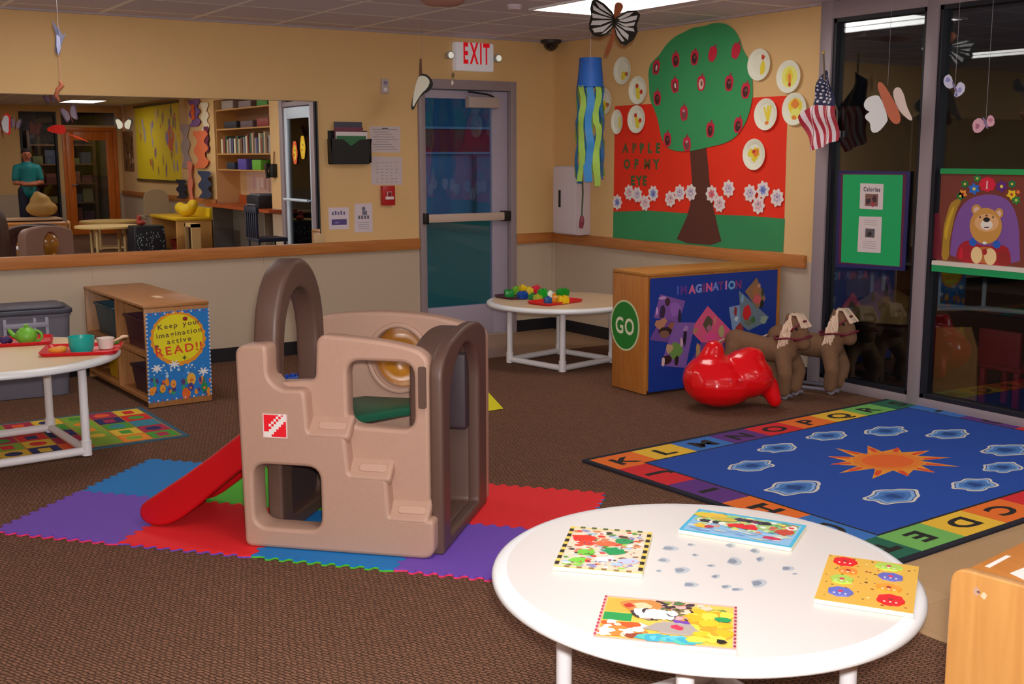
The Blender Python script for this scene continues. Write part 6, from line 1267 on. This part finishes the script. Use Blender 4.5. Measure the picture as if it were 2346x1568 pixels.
b.box((-.645, cy_-.22, .78), (-.605, cy_+.22, .86), M_oc); b.build('backrest', t, bevel=.004)
for x in (-.60, -.26):
    for y in (cy_-.18, cy_+.18): b = MB(); b.tube([(x, y, .42), (x, y, .002)], .015, M_oc, 8); b.build('leg', t)
# yellow play table by the wall and its things
yA, yB = -9.3, -10.75
t = thing('play_counter', (-.3, (yA+yB)/2, 0), 'yellow topped play counter with open cubby, in the mirror', 'play counter'); M_cr = P('b88a4c', .6)
b = MB(); b.box((-.62, yB, .52), (-.04, yA, .565), P('d09a10', .6)); b.build('counter_top', t, bevel=.01)
b = MB(); b.box((-.10, yB, .565), (-.04, yA, .70), P('d8a410', .6)); b.build('back_ledge', t, bevel=.01)
for y in (yB+.02, yA-.06): b = MB(); b.box((-.60, y, .002), (-.06, y+.04, .52), M_cr); b.build('side_panel', t, bevel=.006)
b = MB(); b.box((-.1, yB+.06, .05), (-.07, yA-.06, .52), P('8a6a2c', .6)); b.build('back_panel', t)
t2 = thing('basket', (-.35, yA-.45, .0), 'red basket inside the yellow play counter, in the mirror', 'basket'); b = MB(); b.lathe([(0, .004), (.2, .004), (.25, .2), (.235, .2), (.19, .015), (0, .015)], P('7a1c14', .6), 24, Matrix.Translation((-.36, yA-.5, 0)) @ Matrix.Diagonal((.8, 1.4, 1, 1))); b.build('tub', t2, .6)
tag(blob('toy_animal', [((-.35, yA-.28, .67), (.14, .14, .1)), ((-.3, yA-.15, .75), (.08, .1, .09)), ((-.42, yA-.4, .70), (.09, .1, .09))], P('d0a014', .6), None, .02), 'yellow plush toy on the play counter, in the mirror', 'toy')
t = thing('crate_chair', (-.5, -8.9, 0), 'cream framed toy stand between play counter and desk, in the mirror', 'toy stand'); b = MB(); 
for q in ((-9.1, .004, -9.05, .5), (-8.78, .004, -8.73, .5), (-9.1, .45, -8.73, .5)): b.box((-.55, q[0], q[1]), (-.42, q[2], q[3]), P('b89a68', .6))
b.build('frame', t); b = MB(); b.box((-.50, -9.05, .004), (-.46, -8.78, .45), P('2a1c1c')); b.build('panel', t)
# grey chair back by the far side
t = thing('tub_chair', (-.33, -11.6, 0), 'grey rounded-back chair behind the play counter, in the mirror', 'chair'); M_gc = P('9a8a70', .6)
b = MB(); b.box((-.53, -11.8, .46), (-.12, -11.4, .5), M_gc); b.build('seat', t, bevel=.01)
slab('backrest', roundp([(-.21, .5), (-.21, .94), (.21, .94), (.21, .5)], [.02, .19, .19, .02], 8), [], .03, Frame((-.33, -11.4, 0), X, Z, -Y), M_gc, t, .008, -.015)
for x in (-.50, -.15):
    for y in (-11.78, -11.44): b = MB(); b.tube([(x, y, .46), (x, y, .002)], .014, M_gc, 8); b.build('leg', t)
# black spotted cloth stool
t = thing('spotted_stool', (-1.15, -8.95, 0), 'black stool cover with white flecks, in the mirror', 'stool'); b = MB()
o0 = roundp(rect(-.22, -.2, .22, .2), .05); n = len(o0); T = Matrix.Translation((-1.15, -8.95, 0))
vs = [(x*k*(1+.04*math.sin(i*1.9)*(1 if z < .3 else 0)), y*k, z) for z, k in ((.003, 1.06), (.25, 1.03), (.46, 1), (.49, .96)) for i, (x, y) in enumerate(o0)]
b.raw(vs, [(r*n+i, r*n+(i+1) % n, (r+1)*n+(i+1) % n, (r+1)*n+i) for r in range(3) for i in range(n)]+[tuple(3*n+i for i in range(n))], P('0c0e16'), T); b.build('cover', t, .8)
b = MB()
for k in range(70):
    x, z = rnd.uniform(-.2, .2), rnd.uniform(.05, .44); b.raw([(x+dx_-1.15, -8.95+.2*1.075, z+dz_) for dx_, dz_ in ((0, .014), (.006, 0), (0, -.014), (-.006, 0))], [(0, 1, 2, 3)], P('8aa0b0', .6))
b.build('fleck_print', t)
tag(blob('plush_toy', [((-1.22, -8.96, .53), (.07, .07, .04)), ((-1.24, -8.96, .60), (.035, .035, .05))], P('8a2a1c', .6), None, .012), 'small red-brown plush on the spotted stool, in the mirror', 'toy')
# white table in the far half
def simple_table(name, cx, cy, z, r, lab, col):
    t = thing(name, (cx, cy, 0), lab, 'table', 'tables in the far half of the room'); b = MB(); b.lathe([(0, z-.03), (r, z-.03), (r+.004, z-.015), (r, z), (0, z)], P(col, .6), 48, Matrix.Translation((cx, cy, 0))); b.build('tabletop', t, .6)
    K = [Vector((cx+r*.6*math.cos(.8+k*PI/2), cy+r*.6*math.sin(.8+k*PI/2), 0)) for k in range(4)]
    for p in K: b = MB(); b.tube([p+Z*.004, p+Z*(z-.03)], .022, P('b8a070', .62), 10); b.build('leg', t, .6)
    for k in range(4): b = MB(); b.tube([K[k]+Z*.026, K[(k+1) % 4]+Z*.026], .02, P('b8a070', .62), 10); b.build('base_bar', t, .6)
simple_table('play_table', -1.5, -9.78, .46, .47, 'cream round play table in front of the wood door, in the mirror', 'c0a468')
simple_table('play_table', -1.15, -11.2, .46, .45, 'second cream table nearer the wood door, in the mirror', 'b89a58')
# low cabinet with the tan play hut
t = thing('low_cabinet', (-2.0, -12.5, 0), 'dark low cabinet with a pale top carrying the tan beanbag, in the mirror', 'cabinet'); b = MB(); b.box((-2.9, -12.75, .003), (-1.68, -12.25, .44), P('3a1c12', .6)); b.build('body', t); b = MB(); b.box((-2.92, -12.77, .44), (-1.66, -12.23, .47), P('c0a080', .6)); b.build('top_board', t, bevel=.004)
tag(blob('beanbag', [((-1.93, -12.5, .622), (.26, .2, .14)), ((-1.95, -12.5, .74), (.17, .14, .14)), ((-1.99, -12.5, .86), (.07, .07, .06))], P('a8854a', .6), None, .025, 8), 'tan beanbag heaped on the low cabinet, in the mirror', 'beanbag')
# person
t = thing('person', (-1.92, -13.7, 0), 'person in a teal shirt and dark trousers standing with folded arms, in the mirror', 'person')
px, py = -1.92, -13.7
def pp(p): return (px+p[0], py+p[1], p[2])
body = []
for sx in (-1, 1):
    body += limb([pp((sx*.09, 0, .86)), pp((sx*.10, .02, .48)), pp((sx*.10, 0, .08))], [.085, .058, .042])
    body += limb([pp((sx*.1, 0, .05)), pp((sx*.105, .14, .035))], [.045, .035])
    body += limb([pp((sx*.17, 0, 1.29)), pp((sx*.215, .02, 1.03)), pp((-sx*.02, .17, 1.0))], [.055, .045, .034])
    body += [(pp((-sx*.07, .185, 1.0)), (.045, .03, .022))]+[(pp((-sx*(.10+.006*k), .19, .985+.012*k)), (.03, .011, .009)) for k in range(4)]
body += limb([pp((0, 0, .9)), pp((0, 0, 1.08)), pp((0, 0, 1.26))], [.125, .115, .135]); body += [(pp((s*.11, 0, 1.28)), .07) for s in (-1, 1)]
body += limb([pp((0, 0, 1.34)), pp((0, .01, 1.43))], [.055, .05]); body += [(pp((0, .015, 1.51)), (.075, .09, .11)), (pp((0, .11, 1.5)), (.014, .02, .02)), (pp((.078, .01, 1.5)), (.012, .02, .03)), (pp((-.078, .01, 1.5)), (.012, .02, .03))]
pbody = blob('body', body, P('9a5a42', .6), t, .014, 4)
sh = limb([pp((0, 0, .88)), pp((0, 0, 1.08)), pp((0, 0, 1.26))], [.142, .13, .147], .3)+[(pp((s*.11, 0, 1.275)), .085) for s in (-1, 1)]
for sx in (-1, 1): sh += limb([pp((sx*.17, 0, 1.28)), pp((sx*.205, .015, 1.1))], [.07, .064], .3)
blob('shirt', sh, P('0c6a70', .6), t, .016, 4)
tr = []
for sx in (-1, 1): tr += limb([pp((sx*.075, 0, .88)), pp((sx*.10, .02, .48)), pp((sx*.10, 0, .12))], [.105, .078, .066], .3)
blob('trousers', tr, P('12162c', .6), t, .016, 4)
blob('hair', [(pp((0, -.012, 1.55)), (.088, .09, .082)), (pp((0, -.05, 1.49)), (.082, .06, .09)), (pp((0, .03, 1.585)), (.075, .075, .045))], P('241c20', .6), t, .014, 4)
b = MB()
for sx in (-1, 1): b.ball(pp((sx*.03, .098, 1.52)), (.012, .008, .008), M_black)
b.build('eye', pbody, 1.); b = MB(); b.ball(pp((0, .1, 1.455)), (.022, .008, .006), P('7a2a2a')); b.build('mouth', pbody, 1.)
# hangings seen in the mirror
def hung(u, v, y, w, h, col, col2, lab, shape=0, name='paper_butterfly'):
    p = MY(u, v, y); t = thing(name, p, lab, 'paper butterfly' if 'butter' in name else 'paper ornament', 'hangings reflected in the mirror'); fr = Frame(p, -X, Z, Y).at(0, 0, 0, rnd.uniform(-.3, .3))
    for nm, sg in (('left_wing', -1), ('right_wing', 1)):
        f = Flat(fr); pts = [(sg*w*x, h*z) for x, z in ((.03, .1), (.3, .5), (.5, .35), (.42, .05), (.34, -.4), (.12, -.3), (.03, -.1))]; f.base(smoothp(pts, 1), .002, P(col2, .62)); f.put([(x*.82, z*.82) for x, z in smoothp(pts, 1)], P(col, .66)); f.build(nm, t)
    f = Flat(fr); f.base(disc(0, 0, w*.045, h*.5, 14), .004, P('5a2a20', .6), -.001); f.build('body', t); string(t, tuple(p))
hung(283, 286, -10.2, .30, .22, 'c0c4b4', '2a2420', 'white paper butterfly by the yellow board, in the mirror')
hung(160, 262, -9.6, .25, .27, '8a8298', '5a4a5a', 'grey-lilac paper butterfly under the mirror ceiling lights')
hung(36, 284, -10.6, .17, .2, '8a8298', '5a4a6a', 'small lilac paper butterfly at the left end of the mirror')
hung(2, 288, -9.3, .3, .36, 'b4bcc8', 'c81c10', 'white and red paper butterfly cut by the left photo edge, in the mirror')
hung(80, 296, -11.0, .22, .28, '5a3430', '3a1c1c', 'dark brown paper butterfly left of the wood door, in the mirror')
hung(116, 226, -9.4, .2, .14, '6a5a70', '4a3a4a', 'dim mauve paper butterfly at the top edge of the mirror')
p = MY(130, 298, -9.9); t = thing('paper_fish', p, 'bright red-orange paper fish before the wood door, in the mirror', 'paper ornament', 'hangings reflected in the mirror'); fr = Frame(p, -X, Z, Y)
f = Flat(fr); f.base(smoothp([(.16, .0), (.05, .075), (-.11, .08), (-.13, -.01), (-.08, -.065), (.05, -.045)], 2), .004, P('c81808', .55)); f.build('fish_body', t)
f = Flat(fr); f.base([(-.09, -.04), (-.32, -.13), (-.46, -.18), (-.30, -.09)], .003, P('c83a10', .6)); f.build('tail', t); string(t, tuple(p))
# pumpkin faces on the glass door
for k, (u, v, c_, lab) in enumerate(((676, 350, 'd0481c', 'red-orange paper pumpkin on the glass door, in the mirror'), (694, 338, 'd88a10', 'yellow-orange paper pumpkin higher on the glass door, in the mirror'))):
    p = MX(u, v, -.012); f = Flat(Frame((-.012, 0, 0), -Y, Z, -X)); f.base(disc(-p.y, p.z, .085, .15, 24, 0, .05, 6), .003, P(c_, .5)); f.put(disc(-p.y, p.z, .045, .1, 16), P('e0a820', .55)); f.put(disc(-p.y-.01, p.z+.03, .012, .02, 8), P('5a1a0c')); f.put(disc(-p.y+.02, p.z-.03, .02, .02, 8), P('a83010'))
    tag(f.build('paper_pumpkin'), lab, 'paper pumpkin', 'paper pumpkins on the glass door')
# ================================================================== THINGS IN THE NEIGHBOURING ROOM
t = thing('wooden_easel', (.36, -3.78, 0), 'tan wooden board with cut corners standing behind the second glass pane', 'board')
q = [on(u, v, 0, .30) for u, v in ((2113, 908), (2112, 800), (2142, 750), (2222, 750), (2237, 800), (2234, 912))]; GFx = Frame((.30, 0, 0), -Y, Z, -X)
pts = [(-p.y, max(.003, p.z)) for p in q]; pts[0] = (pts[0][0], .003); pts[-1] = (pts[-1][0], .003)
slab('board', pts, [], .02, GFx, mat('a06a34', .6), t, .003, -.02)
b = MB(); b.box((.325, -3.75, .003), (.5, -3.72, .3), mat('7a5228', .6)); b.build('prop_leg', t)
t = thing('toddler_chair', (.42, -4.05, 0), 'dark red toddler chair behind the second glass pane', 'chair'); M_rc = mat('7a0c18', .4)
b = MB(); b.box((.25, -4.26, .24), (.50, -3.99, .27), M_rc); b.build('seat', t, bevel=.008); b = MB(); b.box((.23, -4.26, .27), (.26, -3.99, .48), M_rc); b.build('backrest', t, bevel=.01)
for x in (.25, .47):
    for y in (-4.25, -4.03): b = MB(); b.box((x, y, .003), (x+.03, y+.035, .24), M_rc); b.build('leg', t, bevel=.004)
t = thing('pipe_table', (3.2, -2.2, 0), 'white pipe-framed table in the dark room behind the glass', 'table')
pc = Vector((2.95, -2.0, 0)); K = [FL(2252, 712), FL(2352, 722), Vector((3.9, -1.0, 0)), Vector((3.2, -.9, 0))]
M_pv = P('b4b4c0', .4)
cx, cy = sum(k.x for k in K)/4, sum(k.y for k in K)/4
for p in K: b = MB(); b.tube([p+Z*.003, p+Z*.46], .022, M_pv, 10); b.build('leg', t, .6)
for k in range(4): b = MB(); b.tube([K[k]+Z*.025, K[(k+1) % 4]+Z*.025], .022, M_pv, 10); b.build('base_bar', t, .6)
b = MB(); b.lathe([(0, .46), (.6, .46), (.6, .49), (0, .49)], P('8a8078', .5), 40, Matrix.Translation((cx, cy, 0))); b.build('tabletop', t, .5)
t = thing('play_tent', (2.6, -1.35, 0), 'tan tent-roofed toy house in the dark room behind the first pane', 'toy house')
q = [on(u, v, 0, 2.3) for u, v in ((1935, 735), (1965, 690), (2000, 668), (2040, 690), (2068, 725), (2060, 745))]; GFy = Frame((2.3, 0, 0), -Y, Z, -X)
slab('roof_panel', [(-p.y, p.z) for p in q], [], .3, GFy, P('96683c', .3), t, .01, -.3)
b = MB(); yy = [p.y for p in q]; b.box((2.32, min(yy)+.03, .003), (2.58, max(yy)-.03, q[0].z), P('3a2a28', .4)); b.build('house_wall', t)
b = MB(); p = on(1925, 640, 0, 4.0); b.box((3.9, p.y-.35, .003), (4.3, min(.15, p.y+.4), p.z+.1), P('7a5c3c', .3)); tag(b.build('cupboard', None, bevel=.01), 'pale cupboard in the dark room behind the first glass pane', 'cupboard')
p = on(1998, 645, 0, 3.0); b = MB(); b.tube([(3.0, p.y, .003), (3.0, p.y, p.z+.25)], .02, M_pv, 8); b.tube([(3.0, p.y, .022), (3.0, p.y+.3, .022)], .02, M_pv, 8); tag(b.build('pipe_stand'), 'white upright pipe stand in the dark room behind the first pane', 'stand')
p = on(2010, 340, 0, 5.3); b = MB(); f = Flat(Frame((5.495, 0, 0), -Y, Z, -X)); c_ = f.fr.px(2012, 345); f.base(rect(c_[0]-.3, c_[1]-.35, c_[0]+.3, c_[1]+.25), .004, P('3a3020', .5), .001)
for i in range(6):
    for j in range(5): f.put(rect(c_[0]-.26+.1*j, c_[1]-.31+.09*i, c_[0]-.19+.1*j, c_[1]-.25+.09*i), P('6a5a3c', .5))
tag(f.build('wall_chart'), 'dim wall chart behind the white butterfly in the dark room', 'chart')
# ================================================================== LIGHT AND CAMERA
sc = bpy.context.scene
w = bpy.data.worlds.new('dusk_sky'); sc.world = w; w.use_nodes = True; bg = w.node_tree.nodes['Background']
bg.inputs['Color'].default_value = (.12, .2, .34, 1); bg.inputs['Strength'].default_value = 1.5
fl = bpy.data.lights.new('camera_flash', 'AREA'); fl.shape = 'DISK'; fl.size = .07; fl.energy = FLASH; fl.color = (1, .98, .96)
fo = bpy.data.objects.new('camera_flash', fl); C.objects.link(fo)
Rm = Matrix((tuple(_R), tuple(_U), tuple(-_F))).transposed()
fo.matrix_world = Matrix.Translation(Vector(CAM)+Vector(_U)*.09+Vector(_R)*.03) @ Rm.to_4x4()
cam = bpy.data.cameras.new('camera'); co = bpy.data.objects.new('camera', cam); C.objects.link(co)
cam.sensor_fit = 'HORIZONTAL'; cam.sensor_width = 36; cam.lens = F_PX*36/2346; cam.clip_start = .02; cam.clip_end = 200
co.matrix_world = Matrix.Translation(Vector(CAM)) @ Rm.to_4x4()
sc.camera = co
sc.view_settings.view_transform = 'Standard'; sc.view_settings.look = 'None'; sc.view_settings.gamma = 1; sc.view_settings.exposure = EXPO; sc.view_settings.use_curve_mapping = False
sc.cycles.use_denoising = True
sc.cycles.max_bounces = 10; sc.cycles.diffuse_bounces = 4; sc.cycles.glossy_bounces = 6; sc.cycles.transparent_max_bounces = 16; sc.cycles.sample_clamp_indirect = 6
